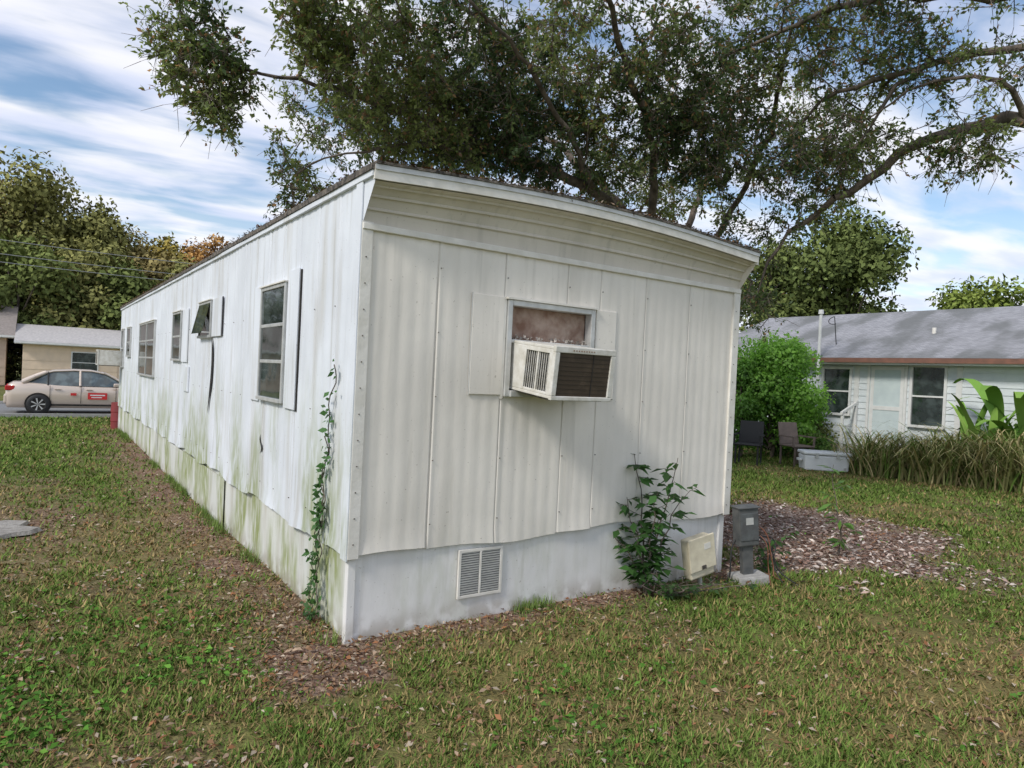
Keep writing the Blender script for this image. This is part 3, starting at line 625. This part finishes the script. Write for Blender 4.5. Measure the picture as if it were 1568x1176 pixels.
# ------------------------------------------------------------------ distant foliage
def blobfol(spec,seed):
    r_=np.random.default_rng(seed); VV=[];FF=[];CC=[];T0=[];T1=[];TR=[];off=0
    for (cx,cy,z0,h,r,n,size,ca,cb) in spec:
        nl=int(r_.integers(16,24)); cen=[];rad=[]
        for i in range(nl):
            f=r_.uniform(.0,1); zz=z0+h*(.28+.62*f); rr=r*(.85 if f<.6 else .85-.9*(f-.6)); a=r_.uniform(0,2*np.pi); q=rr*r_.uniform(.2,.85)
            cen.append((cx+q*math.cos(a),cy+q*math.sin(a),zz)); rad.append(r*r_.uniform(.2,.44))
            T0.append((cx,cy,z0+h*.25+h*.15*f));T1.append(cen[-1]);TR.append(.018*h*.4)
        T0.append((cx,cy,z0-.3));T1.append((cx+.2,cy,z0+h*.6));TR.append(.018*h)
        cen=np.array(cen);rad=np.array(rad); li=r_.choice(nl,n,p=rad**2/np.sum(rad**2)); d=rdir(n,r_); rr=rad[li]*(r_.random(n)**.35)*(1+.6*(vnoise(d[:,0]*4+li,d[:,1]*4+d[:,2]*3,2)-.4))
        C=cen[li]+d*rr[:,None]*np.array([1,1,.85]); Nn=d*1.3+rdir(n,r_)*.7+np.array([0,0,.5]); D=rdir(n,r_)+np.array([0,0,-.2])
        L=r_.uniform(.6,1.3,n)*size; V,F=leaves(C,D,Nn,L,L*.6,.2)
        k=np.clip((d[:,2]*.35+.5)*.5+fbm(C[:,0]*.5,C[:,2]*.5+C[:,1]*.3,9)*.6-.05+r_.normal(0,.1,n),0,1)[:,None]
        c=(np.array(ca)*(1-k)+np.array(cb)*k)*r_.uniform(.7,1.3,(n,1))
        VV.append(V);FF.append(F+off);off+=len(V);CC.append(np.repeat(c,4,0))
    T=tubes(np.array(T0),np.array(T1),np.array(TR),np.array(TR)*.4,6)
    return np.vstack(VV),np.vstack(FF),np.vstack(CC),T
def fol(name,spec,seed,mat=None):
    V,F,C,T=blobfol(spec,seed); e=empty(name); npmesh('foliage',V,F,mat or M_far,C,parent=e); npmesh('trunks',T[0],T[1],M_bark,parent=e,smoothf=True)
OL=((.11,.115,.04),(.34,.33,.12)); GR=((.07,.095,.035),(.23,.27,.085)); YE=((.20,.16,.05),(.52,.41,.11)); OR=((.22,.12,.05),(.54,.31,.11)); DG=((.035,.05,.02),(.10,.12,.045)); BR=((.14,.12,.05),(.38,.31,.13))
spec=[]
for (s_,t_,h,r,c) in [(-26,60,15,5.5,GR),(-19,58,16,5.5,OL),(-13,60,15.5,5,BR),(-8,57,16,5.5,OL),(-4.5,60,15.8,5.5,BR),(-1.5,58,16.2,5.2,OL),(1.2,57,14.8,4.8,OL),(3.4,60,13.6,4.8,BR),(5.6,57,12.4,4,YE),(7.4,62,13,4.2,OL),(9.6,59,13.6,3.6,OR),(12.5,61,12,3.5,OL),(17,60,12,4,GR),(22,60,13,5,GR),(28,60,13,5,GR),(35,60,14,5,OL),(-8,50,9,4,OL),(-3,50,9.5,4.2,GR),(0.5,51,9,4,OL),(4,50,8.5,3.8,GR),(7.5,52,9,3.6,OL),(-5.5,53,11,4,OL),(2,54,11,4.2,OL),(5,55,10.5,4,BR)]:
    X_,Y_=w(s_,t_); spec.append((X_,Y_,-.3,h,r,8000,.38,*c))
fol('distant_tree_line',spec,1)
spec=[]
for s_ in np.arange(-24,26,2.6):
    X_,Y_=w(s_,47.5+math.sin(s_*3)); spec.append((X_,Y_,-1.5,5.2+math.sin(s_*1.7),2.1,2200,.26,*DG))
fol('hedge_row',spec,2)
fol('shade_tree',[(16.0,33,0,11.0,4.2,17000,.26,(.065,.095,.035),(.21,.25,.08))],3)
fol('shade_tree.001',[(12.4,33,0,9.2,3.2,9500,.24,*GR)],4)
fol('background_trees',[(31,45,0,9.6,4,6000,.36,(.09,.14,.03),(.27,.32,.08)),(38,44,0,9,4,5000,.4,*GR),(25,52,0,9.5,4,5000,.4,*GR),(19.5,45,0,7.5,3.5,5000,.4,*GR),(45,40,0,9,5,4500,.4,*OL),(6,48,0,9,4,5000,.36,*GR),(0,55,0,10,5,5000,.4,*GR),(12,52,0,9,4.5,5000,.4,*GR),(52,30,0,10,5,4000,.45,*GR),(56,20,0,10,5,4000,.45,*GR),(-50,20,0,12,5,4000,.45,*OL),(-48,34,0,13,5,5000,.45,*OL)],5)
fol('flowering_bush',[(6.4,16.7,-.8,3.8,1.5,17000,.10,(.07,.16,.025),(.26,.48,.08)),(5.6,16.6,-.5,2.9,1.1,8000,.09,(.05,.11,.02),(.16,.32,.06)),(7.3,17.2,-.5,2.6,.9,5000,.09,(.05,.11,.02),(.2,.38,.07))],6,M_leaf)
fol('garden_bush',[(11.4,14.0,-.3,2.3,.9,5000,.09,(.07,.13,.02),(.22,.34,.08)),(8.0,18.0,-.4,1.6,.7,3500,.08,*GR)],7)

# ------------------------------------------------------------------ ornamental grass + banana
def strips(name,bases,dirs,lens,wid,col0,col1,mat,arch=1.0,seed=1,segs=6,taper=True):
    r_=np.random.default_rng(seed); n=len(bases)
    u=np.linspace(0,1,segs+1)
    h=np.stack([dirs[:,0],dirs[:,1],np.zeros(n)],1); hl=np.linalg.norm(h,axis=1,keepdims=True)+1e-6; hn=h/hl; S=np.stack([-hn[:,1],hn[:,0],np.zeros(n)],1)
    P=[]
    for k in u:
        p=bases+hn*(lens*hl[:,0]*(k**1.2))[:,None]; p=p+np.array([0,0,1])*(lens*(k-arch*.62*k**2.6))[:,None]; ww=wid*(1-k**2 if taper else math.sin(math.pi*min(max(k,.06),.97))**.6)*.5
        P.append(np.stack([p-S*np.reshape(ww,(-1,1)),p+S*np.reshape(ww,(-1,1))],1))
    P=np.stack(P,1)
    V=P.reshape(-1,3); b=(np.arange(n)*(segs+1)*2)[:,None]; j=np.arange(segs)[None,:]*2
    F=np.stack([b+j,b+j+1,b+j+3,b+j+2],-1).reshape(-1,4)
    k=r_.random((n,1))**1.3; c=np.array(col0)*(1-k)+np.array(col1)*k; c=c*r_.uniform(.7,1.25,(n,1)); C=np.repeat(c,(segs+1)*2,0)
    return npmesh(name,V,F,mat,C)
nc=30; cu_=np.linspace(0,1,nc)+rng.normal(0,.02,nc); ch=rng.uniform(.6,1.35,nc); n=4600; ci=rng.integers(0,nc,n); uu=cu_[ci]
cx=7.55+uu*4.4+rng.normal(0,.2,n); cy=14.3-uu*3.0+rng.normal(0,.2,n)+np.sin(ci*2.7)*.35
a=rng.uniform(0,2*np.pi,n); ln=rng.uniform(.8,2.1,n)*ch[ci]; dd=np.stack([np.cos(a),np.sin(a)],1)*rng.uniform(.2,.9,(n,1))
strips('ornamental_grass',np.stack([cx,cy,np.zeros(n)],1),np.hstack([dd,np.zeros((n,1))]),ln,.028*np.ones(n),(.13,.22,.045),(.60,.48,.25),M_grass,1.1,3,8)
n=20; a=np.linspace(0,6.2,n)+rng.normal(0,.3,n); bx=np.stack([np.full(n,10.3)+rng.normal(0,.25,n),np.full(n,13.9)+rng.normal(0,.25,n),rng.uniform(.2,1.3,n)],1)
strips('banana_plant',bx,np.stack([np.cos(a)*.6,np.sin(a)*.6,0*a],1),rng.uniform(1.2,2.2,n),.28*np.ones(n),(.13,.26,.05),(.28,.45,.10),M_grass,.95,5,10,False)
n=11; a=rng.uniform(0,6.2,n); strips('canna_plant',np.stack([9.6+rng.normal(0,.2,n),14.0+rng.normal(0,.2,n),.5+0*a],1),np.stack([np.cos(a)*.35,np.sin(a)*.35,0*a],1),rng.uniform(1.2,2.4,n),.14*np.ones(n),(.13,.27,.045),(.30,.46,.10),M_grass,.5,6,10,False)

# ------------------------------------------------------------------ neighbour house (right)
M_hs=pmat('painted_house_siding',(.70,.74,.75),(.62,.67,.69),4,.6,.1)
m_sh,t,b=nt('shingle_roof'); tc=t.nodes.new('ShaderNodeTexCoord'); bk=t.nodes.new('ShaderNodeTexBrick'); bk.inputs['Scale'].default_value=4.2; bk.inputs['Mortar Size'].default_value=.012; bk.inputs['Color1'].default_value=(.26,.26,.275,1); bk.inputs['Color2'].default_value=(.36,.36,.38,1); bk.inputs['Mortar'].default_value=(.14,.14,.14,1)
t.links.new(tc.outputs['Object'],bk.inputs[0]); g=mix(t,maprange(t,noise(t,tc.outputs['Object'],1.1,7,(1,.35,1)),.42,.62,0,.8),bk.outputs[0],(.13,.135,.13)); t.links.new(g,b.inputs['Base Color']); b.inputs['Roughness'].default_value=.9
M_fas=pmat('brown_fascia',(.24,.11,.075),(.17,.085,.06),6,.7)
M_wtrim=pmat('house_trim',(.76,.76,.74),(.68,.68,.66),6,.5)
def house(name,M,L0,L1,dep,eave,ridge,msid,mroof,mf,wins,doors,base=0.,ov=.45,lap=.16,z00=0):
    E=empty(name,M)
    box('foundation',L0,L1,.03,dep-.03,z00-.4,base+.02,M_conc,E)
    box('walls',L0,L1,.02,dep,base,eave,msid,E)
    ops=[(a-.06,b_+.06,c-.06,d+.06) for a,b_,c,d in wins+doors]; bl=[]
    z_=base
    while z_<eave-.05:
        cuts=sorted([(a,b_) for a,b_,c,d in ops if c<z_+lap and d>z_]); xx=L0
        for a,b_ in cuts:
            if a>xx: bl.append((xx,a,z_))
            xx=max(xx,b_)
        if xx<L1: bl.append((xx,L1,z_))
        z_+=lap
    V=[];F=[]
    for a,b_,z_ in bl:
        i=len(V); z1=min(z_+lap,eave-.002); V+=[(a,-.018,z_),(b_,-.018,z_),(b_,.0,z1),(a,.0,z1),(a,.012,z_),(b_,.012,z_)]; F+=[(i,i+1,i+2,i+3),(i,i+4,i+5,i+1)]
    pymesh('lap_siding',V,F,msid,E)
    mid=dep/2; za=eave+.06
    V=[(L0-ov,-ov,za-.0),(L1+ov,-ov,za),(L1+ov,mid,ridge),(L0-ov,mid,ridge),(L0-ov,dep+ov,za),(L1+ov,dep+ov,za)]
    Vb=[(a,b_,c-.10) for a,b_,c in V]
    pymesh('roof',V+Vb,[(0,1,2,3),(3,2,5,4),(6,9,8,7),(9,10,11,8),(0,3,9,6),(3,4,10,9),(1,7,8,2),(2,8,11,5)],mroof,E)
    box('soffit',L0-ov+.02,L1+ov-.02,-ov+.03,-.02,eave-.10,eave-.06,M_wtrim,E)
    box('fascia',L0-ov,L1+ov,-ov-.025,-ov-.003,eave-.06,eave+.055,mf,E)
    pymesh('gables',[(L0,.02,eave),(L0,dep,eave),(L0,mid,ridge-.1),(L1,.02,eave),(L1,dep,eave),(L1,mid,ridge-.1)],[(0,1,2),(3,5,4)],msid,E)
    for i,(a,b_,c,d) in enumerate(wins):
        boxes('window_frame_%d'%i,[(a-.06,a,-.05,.03,c-.06,d+.06),(b_,b_+.06,-.05,.03,c-.06,d+.06),(a,b_,-.05,.03,d,d+.06),(a,b_,-.07,.03,c-.06,c),(a,b_,-.03,.02,(c+d)/2-.02,(c+d)/2+.02)],M_wtrim,E)
        box('window_glass_%d'%i,a,b_,.0,.01,c,d,M_glass,E)
    return E
Hs_ang=-math.radians(55.1); M_h=Matrix.Translation((9.2,17,0))@Matrix.Rotation(Hs_ang,4,'Z')
NH=house('white_house',M_h,-5.2,10.5,7.0,2.52,4.15,M_hs,m_sh,M_fas,[(.80,1.50,1.0,2.38),(-1.45,-.75,1.15,2.3),(4.0,5.2,1.1,2.3),(-4.2,-3.2,1.1,2.3)],[(-.22,.62,.42,2.42)],.35)
boxes('door_frame',[(-.28,-.22,-.05,.02,.42,2.48),(.62,.68,-.05,.02,.42,2.48),(-.22,.62,-.05,.02,2.42,2.48)],M_wtrim,NH)
M_door=pmat('pale_blue_door',(.60,.68,.68),(.54,.62,.63),5,.4); box('door',-.22,.62,-.012,.012,.42,2.42,M_door,NH)
boxes('door_rails',[(-.2,-.12,-.024,-.012,.45,2.4),(.52,.6,-.024,-.012,.45,2.4),(-.12,.52,-.024,-.012,1.3,1.4),(-.12,.52,-.024,-.012,2.3,2.4),(-.12,.52,-.024,-.012,.45,.6)],M_wtrim,NH)
boxes('steps',[(-.5,.9,-.45,-.02,-.1,.40),(-.5,.9,-.75,-.452,-.1,.22)],M_conc,NH)
boxes('porch_posts',[(-.55,-.49,-.72,-.66,.0,1.2),(-.55,-.49,-.10,-.04,.3,1.5)],M_wtrim,NH)
pymesh('hand_rail',[(-.55,-.75,1.13),(-.49,-.75,1.13),(-.49,-.02,1.42),(-.55,-.02,1.42),(-.55,-.75,1.2),(-.49,-.75,1.2),(-.49,-.02,1.49),(-.55,-.02,1.49)],BF,M_wtrim,NH)
boxes('corner_boards',[(-5.24,-5.12,-.03,.05,.35,2.5),(1.75,1.87,-.03,.02,.35,2.4),(-.62,-.5,-.03,.02,.35,2.4)],M_wtrim,NH)
polytube('vent_mast',[(-1.35,-.5,1.9),(-1.35,-.5,3.75)],.04,M_wtrim,NH); polytube('vent_mast_cap',[(-1.35,-.5,3.72),(-1.35,-.5,3.83)],[.07,.06],M_wtrim,NH)
polytube('roof_vent',[(.6,1.4,3.1),(.6,1.4,3.45)],.05,M_trim,NH)
polytube('dish_arm',[(-1.5,.6,2.8),(-1.55,.5,3.75)],.012,M_bk,NH); cable('dish_loop',[(-1.55,.5,3.75),(-1.8,.5,3.7),(-1.75,.5,3.5),(-1.5,.5,3.55)],.01,M_bk,NH)

# ------------------------------------------------------------------ left houses
M_bg=pmat('beige_stucco',(.80,.63,.46),(.72,.57,.42),3,.8,.1); M_tan=pmat('tan_stucco',(.56,.44,.35),(.50,.40,.31),3,.8,.1)
m_r2=pmat('light_shingles',(.54,.51,.49),(.42,.40,.39),8,.9,.2); m_r3=pmat('brown_shingles',(.32,.275,.25),(.24,.21,.19),8,.9,.2)
house('beige_house',M_tr@Matrix.Translation((0,43,-.3)),-2.4,13,8,2.6,3.75,M_bg,m_r2,M_wtrim,[(-.05,1.2,1.0,2.15),(4,5.5,1.0,2.1)],[(2.3,3.2,.1,2.15)],.1,.4,.5)
house('tan_house',M_tr@Matrix.Translation((-8.6,44.5,-.3)),-9,5.4,8,2.9,4.85,M_tan,m_r3,M_wtrim,[(-3,-1.6,1.0,2.2),(2.2,3.1,.9,2.2)],[(.2,1.1,.1,2.2)],.1,.4,.5)
cu=empty('outdoor_condenser_unit',M_tr@Matrix.Translation((-4.6,42.6,-.3))); box('cabinet',0,.9,0,.9,0,.85,M_gr,cu,bevel=.03); boxes('louvres',[(.03,.87,-.015,-.002,z_,z_+.03) for z_ in np.arange(.1,.8,.07)],M_dark,cu); polytube('fan_ring',[(.45,.45,.86),(.45,.45,.92)],.36,M_dark,cu,16)

# ------------------------------------------------------------------ car
M_car,t,b=nt('champagne_paint'); b.inputs['Base Color'].default_value=(.66,.55,.46,1); b.inputs['Metallic'].default_value=.3; b.inputs['Roughness'].default_value=.28; b.inputs['Coat Weight'].default_value=.6
CAR=empty('parked_car',M_tr@Matrix.Translation((-2.45,23.4,-.245)))
sts=[(0,.78,.66),(.05,.93,.76),(.18,1.02,.80),(.6,1.03,.85),(1.1,1.0,.87),(2.0,.97,.88),(2.9,.95,.88),(3.3,.93,.87),(3.8,.86,.85),(4.2,.76,.80),(4.42,.64,.70),(4.5,.5,.62)]
V=[];
for i,(x_,zt,w_) in enumerate(sts):
    zb=.30 if i in(0,len(sts)-1) else .2
    half=[(0,zt),(w_*.55,zt-.005),(w_*.88,zt-.03),(w_*.96,zt-.09),(w_,zt-.25),(w_*1.0,.48),(w_*.97,.33),(w_*.9,zb),(0,zb)]
    ring=[(x_,-a,c) for a,c in half]+[(x_,a,c) for a,c in half[-2:0:-1]]
    V+=ring
m=len(ring); F=[(i*m+j,i*m+(j+1)%m,(i+1)*m+(j+1)%m,(i+1)*m+j) for i in range(len(sts)-1) for j in range(m)]+[tuple(range(m)),tuple(range(len(V)-1,len(V)-m-1,-1))]
pymesh('body',V,F,M_car,CAR,smoothf=True)
gh=[(.45,1.02,.70,.66),(.95,1.30,.78,.62),(1.25,1.41,.80,.61),(1.8,1.455,.81,.61),(2.3,1.45,.81,.61),(2.65,1.38,.80,.61),(3.0,1.2,.79,.63),(3.4,.95,.76,.72)]
V=[]
for x_,zt,wb,wt in gh: V+=[(x_,-wb,.93),(x_,-wt,zt-.03),(x_,-wt*.8,zt),(x_,wt*.8,zt),(x_,wt,zt-.03),(x_,wb,.93)]
F=[(i*6+j,i*6+j+1,(i+1)*6+j+1,(i+1)*6+j) for i in range(len(gh)-1) for j in range(5)]+[(0,1,2,3,4,5)]
pymesh('greenhouse_glass',V,F,glass('car_glass',(.05,.07,.075)),CAR)
V=[]
rr=[(.98,1.315),(1.25,1.425),(1.8,1.47),(2.3,1.465),(2.68,1.385)]
for x_,zt in rr: V+=[(x_,-.64,zt-.055),(x_,-.60,zt-.01),(x_,-.3,zt+.01),(x_,.3,zt+.01),(x_,.60,zt-.01),(x_,.64,zt-.055)]
pymesh('roof_panel',V,[(i*6+j,i*6+j+1,(i+1)*6+j+1,(i+1)*6+j) for i in range(4) for j in range(5)],M_car,CAR,smoothf=True)
for sgn in(-1,1):
    sfx='near' if sgn<0 else 'far'
    polytube('c_pillar_'+sfx,[(.42,sgn*.73,1.0),(.75,sgn*.70,1.19),(1.05,sgn*.64,1.34)],[.07,.06,.05],M_car,CAR)
    polytube('b_pillar_'+sfx,[(1.98,sgn*.83,.93),(1.98,sgn*.63,1.43)],.035,M_car,CAR)
    polytube('quarter_post_'+sfx,[(1.1,sgn*.81,.93),(1.1,sgn*.64,1.36)],.02,M_bk,CAR)
    polytube('a_pillar_'+sfx,[(2.66,sgn*.63,1.39),(3.0,sgn*.66,1.2),(3.45,sgn*.76,.93)],.035,M_car,CAR)
    polytube('roof_rail_'+sfx,[(1.0,sgn*.64,1.32),(1.25,sgn*.63,1.39),(1.8,sgn*.63,1.435),(2.3,sgn*.63,1.43),(2.68,sgn*.63,1.36)],.025,M_car,CAR)
    for wx in(.85,3.5):
        polytube('arch_%s_%d'%(sfx,wx*10),[(wx,sgn*.80,.33),(wx,sgn*.885,.33)],.36,M_dark,CAR,24)
        pymesh('arch_face_%s_%d'%(sfx,wx*10),[(wx+.355*math.cos(a),sgn*.886,.33+.355*math.sin(a)) for a in np.linspace(0,2*math.pi,24,endpoint=False)],[tuple(range(24))],M_dark,CAR)
        prof2=[(.20,.72),(.29,.72),(.315,.74),(.32,.80),(.315,.88),(.29,.91),(.205,.905)]
        V=[];K=28
        for q in range(K):
            a=q*2*math.pi/K
            for (R_,yy) in prof2: V.append((wx+R_*math.cos(a),sgn*yy,.32+R_*math.sin(a)))
        m=len(prof2); F=[(q*m+j,q*m+j+1,((q+1)%K)*m+j+1,((q+1)%K)*m+j) for q in range(K) for j in range(m-1)]
        pymesh('tyre_%s_%d'%(sfx,wx*10),V,F,M_bk,CAR,smoothf=True)
        V=[(wx,sgn*.905,.32)]; F=[]
        for q in range(7):
            a=q*2*math.pi/7; 
            for da,R_ in((-.22,.055),(-.12,.195),(.12,.195),(.22,.055)): V.append((wx+R_*math.cos(a+da),sgn*.903,.32+R_*math.sin(a+da)))
            F.append((4*q+1,4*q+2,4*q+3,4*q+4)); F.append((0,4*q+1,4*q+4))
        pymesh('rim_%s_%d'%(sfx,wx*10),V,F,M_alu,CAR)
        polytube('rim_ring_%s_%d'%(sfx,wx*10),[(wx,sgn*.86,.32),(wx,sgn*.904,.32)],[.2,.205],M_alu,CAR,24)
    boxes('door_gaps_'+sfx,[(x_,x_+.012,sgn*.872-.012,sgn*.872+.012,.36,.93) for x_ in(1.15,2.0,3.0)]+[(1.0,3.2,sgn*.865-.008,sgn*.865+.008,.27,.33)],M_dark,CAR)
    boxes('handles_'+sfx,[(x_,x_+.18,sgn*.885-.02,sgn*.885+.02,.80,.83) for x_ in(1.28,2.15)],M_car,CAR,bevel=.006)
    box('tail_light_'+sfx,-.02,.24,sgn*.70-.10,sgn*.70+.085,.74,.90,pmat('tail_lens',(.45,.02,.02),rough=.2),CAR,bevel=.03)
    box('head_light_'+sfx,4.12,4.42,sgn*.62-.14,sgn*.62+.14,.58,.70,M_alu,CAR,bevel=.04)
    box('mirror_'+sfx,2.92,3.08,sgn*.94-.07,sgn*.94+.07,.93,1.05,M_car,CAR,bevel=.03)
    box('bumper_'+sfx,-.05,.1,sgn*.35-.36,sgn*.35+.34,.32,.62,M_car,CAR,bevel=.05)
M_red=pmat('red_magnet_sign',(.60,.03,.03),rough=.4)
boxes('door_sign',[(2.2,2.75,-.905,-.89,.50,.72)],M_red,CAR); boxes('door_sign_text',[(2.26,2.69,-.908,-.905,.62,.66),(2.3,2.6,-.908,-.905,.55,.58)],M_wtrim,CAR); boxes('rear_badge',[(1.72,1.88,-.905,-.89,.62,.70)],M_red,CAR)

X_,Y_=w(.08,15.35); rb=empty('red_barrel',Matrix.Translation((X_,Y_,-.14)))
polytube('drum',[(0,0,0),(0,0,.06),(0,0,.25),(0,0,.27),(0,0,.48),(0,0,.5),(0,0,.70),(0,0,.72)],[.19,.20,.20,.21,.20,.21,.20,.20],pmat('red_paint',(.26,.03,.035),(.18,.03,.03),8,.5),rb,20)
pymesh('lid',[(.20*math.cos(a),.20*math.sin(a),.71) for a in np.linspace(0,6.28,20,endpoint=False)],[tuple(range(20))],M_red,rb)

CO=empty('white_cooler',Matrix.Translation((6.72,14.45,0))@Matrix.Rotation(-.12,4,'Z')); M_w=pmat('white_plastic',(.84,.85,.84),(.76,.77,.77),6,.35)
pymesh('tub',[(-.44,-.22,.02),(.44,-.22,.02),(.44,.22,.02),(-.44,.22,.02),(-.46,-.235,.34),(.46,-.235,.34),(.46,.235,.34),(-.46,.235,.34)],BF,M_w,CO,bevel=.03)
box('lid',-.48,.48,-.255,.255,.35,.42,M_w,CO,bevel=.025); boxes('handles',[(-.53,-.47,-.1,.1,.2,.25),(.47,.53,-.1,.1,.2,.25)],M_w,CO,bevel=.01); boxes('latches',[(-.24,-.18,-.27,-.25,.29,.39),(.18,.24,-.27,-.25,.29,.39)],M_alu,CO); box('drain_plug',.34,.39,-.24,-.21,.06,.11,M_alu,CO)
def chair(name,x_,y_,rot,m):
    E=empty(name,Matrix.Translation((x_,y_,0))@Matrix.Rotation(rot,4,'Z'))
    boxes('legs',[(a,a+.035,b_,b_+.035,0,.43) for a in(-.25,.215) for b_ in(-.25,.215)],m,E); box('seat',-.27,.27,-.27,.27,.43,.47,m,E,bevel=.015)
    pymesh('backrest',[(-.26,.23,.47),(.26,.23,.47),(.26,.26,.47),(-.26,.26,.47),(-.25,.34,.95),(.25,.34,.95),(.25,.37,.95),(-.25,.37,.95)],BF,m,E,bevel=.01); boxes('arms',[(-.3,-.25,-.25,.26,.64,.67),(.25,.3,-.25,.26,.64,.67),(-.29,-.26,-.24,-.2,.43,.64),(.26,.29,-.24,-.2,.43,.64)],m,E)
chair('garden_chair',6.45,15.2,.3,pmat('brown_resin',(.20,.15,.125),(.15,.115,.095),8,.6)); chair('garden_chair.001',5.3,15.0,-.5,M_bk)

PL=empty('power_lines'); M_wire=pmat('overhead_wire',(.30,.31,.32))
for i,zc in enumerate((8.1,7.5,7.15)):
    p0=np.array(w(-30,31)+(zc,));p1=np.array(w(30,35)+(zc+.2,)); k=np.linspace(0,1,24)[:,None]; P=p0*(1-k)+p1*k; P[:,2]-=1.7*(4*k*(1-k))[:,0]
    polytube('wire_%d'%i,P,.014,M_wire,PL,5)
for s_,t_ in((-30,31),(30,35)):
    X_,Y_=w(s_,t_); po=empty('utility_pole',Matrix.Translation((X_,Y_,0))); polytube('pole',[(0,0,-1),(0,0,9.2)],[.16,.11],M_bark,po); box('crossarm',-1,1,-.06,.06,8.5,8.62,M_bark,po)

# ------------------------------------------------------------------ light and sky
el=math.radians(40); az=np.array([-.64,-.77]); az=az/np.linalg.norm(az)
d=Vector((az[0]*math.cos(el),az[1]*math.cos(el),math.sin(el)))
sl_=bpy.data.lights.new('sun','SUN'); sl_.energy=2.45; sl_.angle=math.radians(11); sl_.color=(1,.955,.88); so=bpy.data.objects.new('sun',sl_); link(so); so.rotation_euler=d.to_track_quat('Z','Y').to_euler()
wd_=bpy.data.worlds.new('World'); sc.world=wd_; wd_.use_nodes=True; t=wd_.node_tree; bg=t.nodes['Background']; out=t.nodes['World Output']
sky=t.nodes.new('ShaderNodeTexSky'); sky.sky_type='NISHITA'; sky.sun_disc=False; sky.sun_elevation=el; sky.sun_rotation=math.atan2(az[0],az[1]); sky.air_density=1.2; sky.dust_density=.4; sky.ozone_density=3
t.links.new(sky.outputs[0],bg.inputs[0]); bg.inputs[1].default_value=.15
tc=t.nodes.new('ShaderNodeTexCoord'); sp=t.nodes.new('ShaderNodeSeparateXYZ'); t.links.new(tc.outputs['Generated'],sp.inputs[0])
zz=node_math(t,'ADD',node_math(t,'MAXIMUM',sp.outputs[2],0.0),.10)
cx_=node_math(t,'DIVIDE',sp.outputs[0],zz); cy_=node_math(t,'DIVIDE',sp.outputs[1],zz); cb=t.nodes.new('ShaderNodeCombineXYZ'); t.links.new(cx_,cb.inputs[0]); t.links.new(cy_,cb.inputs[1])
mp=t.nodes.new('ShaderNodeMapping'); mp.inputs['Rotation'].default_value=(0,0,math.radians(-30)); t.links.new(cb.outputs[0],mp.inputs[0])
n1=noise(t,mp.outputs[0],1.9,6,(.85,1.9,1),.3); n2=noise(t,mp.outputs[0],.6,4,(1,1,1),.3)
f=node_math(t,'ADD',node_math(t,'MULTIPLY',n1,.8),node_math(t,'MULTIPLY',n2,.3)); f=maprange(t,f,.40,.64)
hz=maprange(t,sp.outputs[2],.30,.0,0,.65); f=node_math(t,'MAXIMUM',f,hz)
cc=mix(t,maprange(t,noise(t,mp.outputs[0],2.2,5,(.8,1.7,1)),.35,.65),(.70,.75,.93),(.98,.97,1.0))
b2=t.nodes.new('ShaderNodeBackground'); t.links.new(cc,b2.inputs[0]); b2.inputs[1].default_value=1.1
mx=t.nodes.new('ShaderNodeMixShader'); t.links.new(node_math(t,'MULTIPLY',f,.88),mx.inputs[0]); t.links.new(bg.outputs[0],mx.inputs[1]); t.links.new(b2.outputs[0],mx.inputs[2]); t.links.new(mx.outputs[0],out.inputs[0])

# ------------------------------------------------------------------ camera
cam=bpy.data.cameras.new('camera'); cam.sensor_width=36; cam.lens=23.83; cam.clip_end=3000; cam.clip_start=.05
co=bpy.data.objects.new('camera',cam); link(co); sc.camera=co
th=math.radians(2.75); pt=math.radians(-.66)
fwd=Vector((0,math.cos(pt),math.sin(pt))); r0=Vector((1,0,0)); u0=r0.cross(fwd)
R=r0*math.cos(th)+u0*math.sin(th); Uu=u0*math.cos(th)-r0*math.sin(th)
Mx=Matrix.Identity(4)
for i in range(3): Mx[i][0]=R[i];Mx[i][1]=Uu[i];Mx[i][2]=-fwd[i]
Mx[0][3]=0;Mx[1][3]=0;Mx[2][3]=1.7
co.matrix_world=Mx
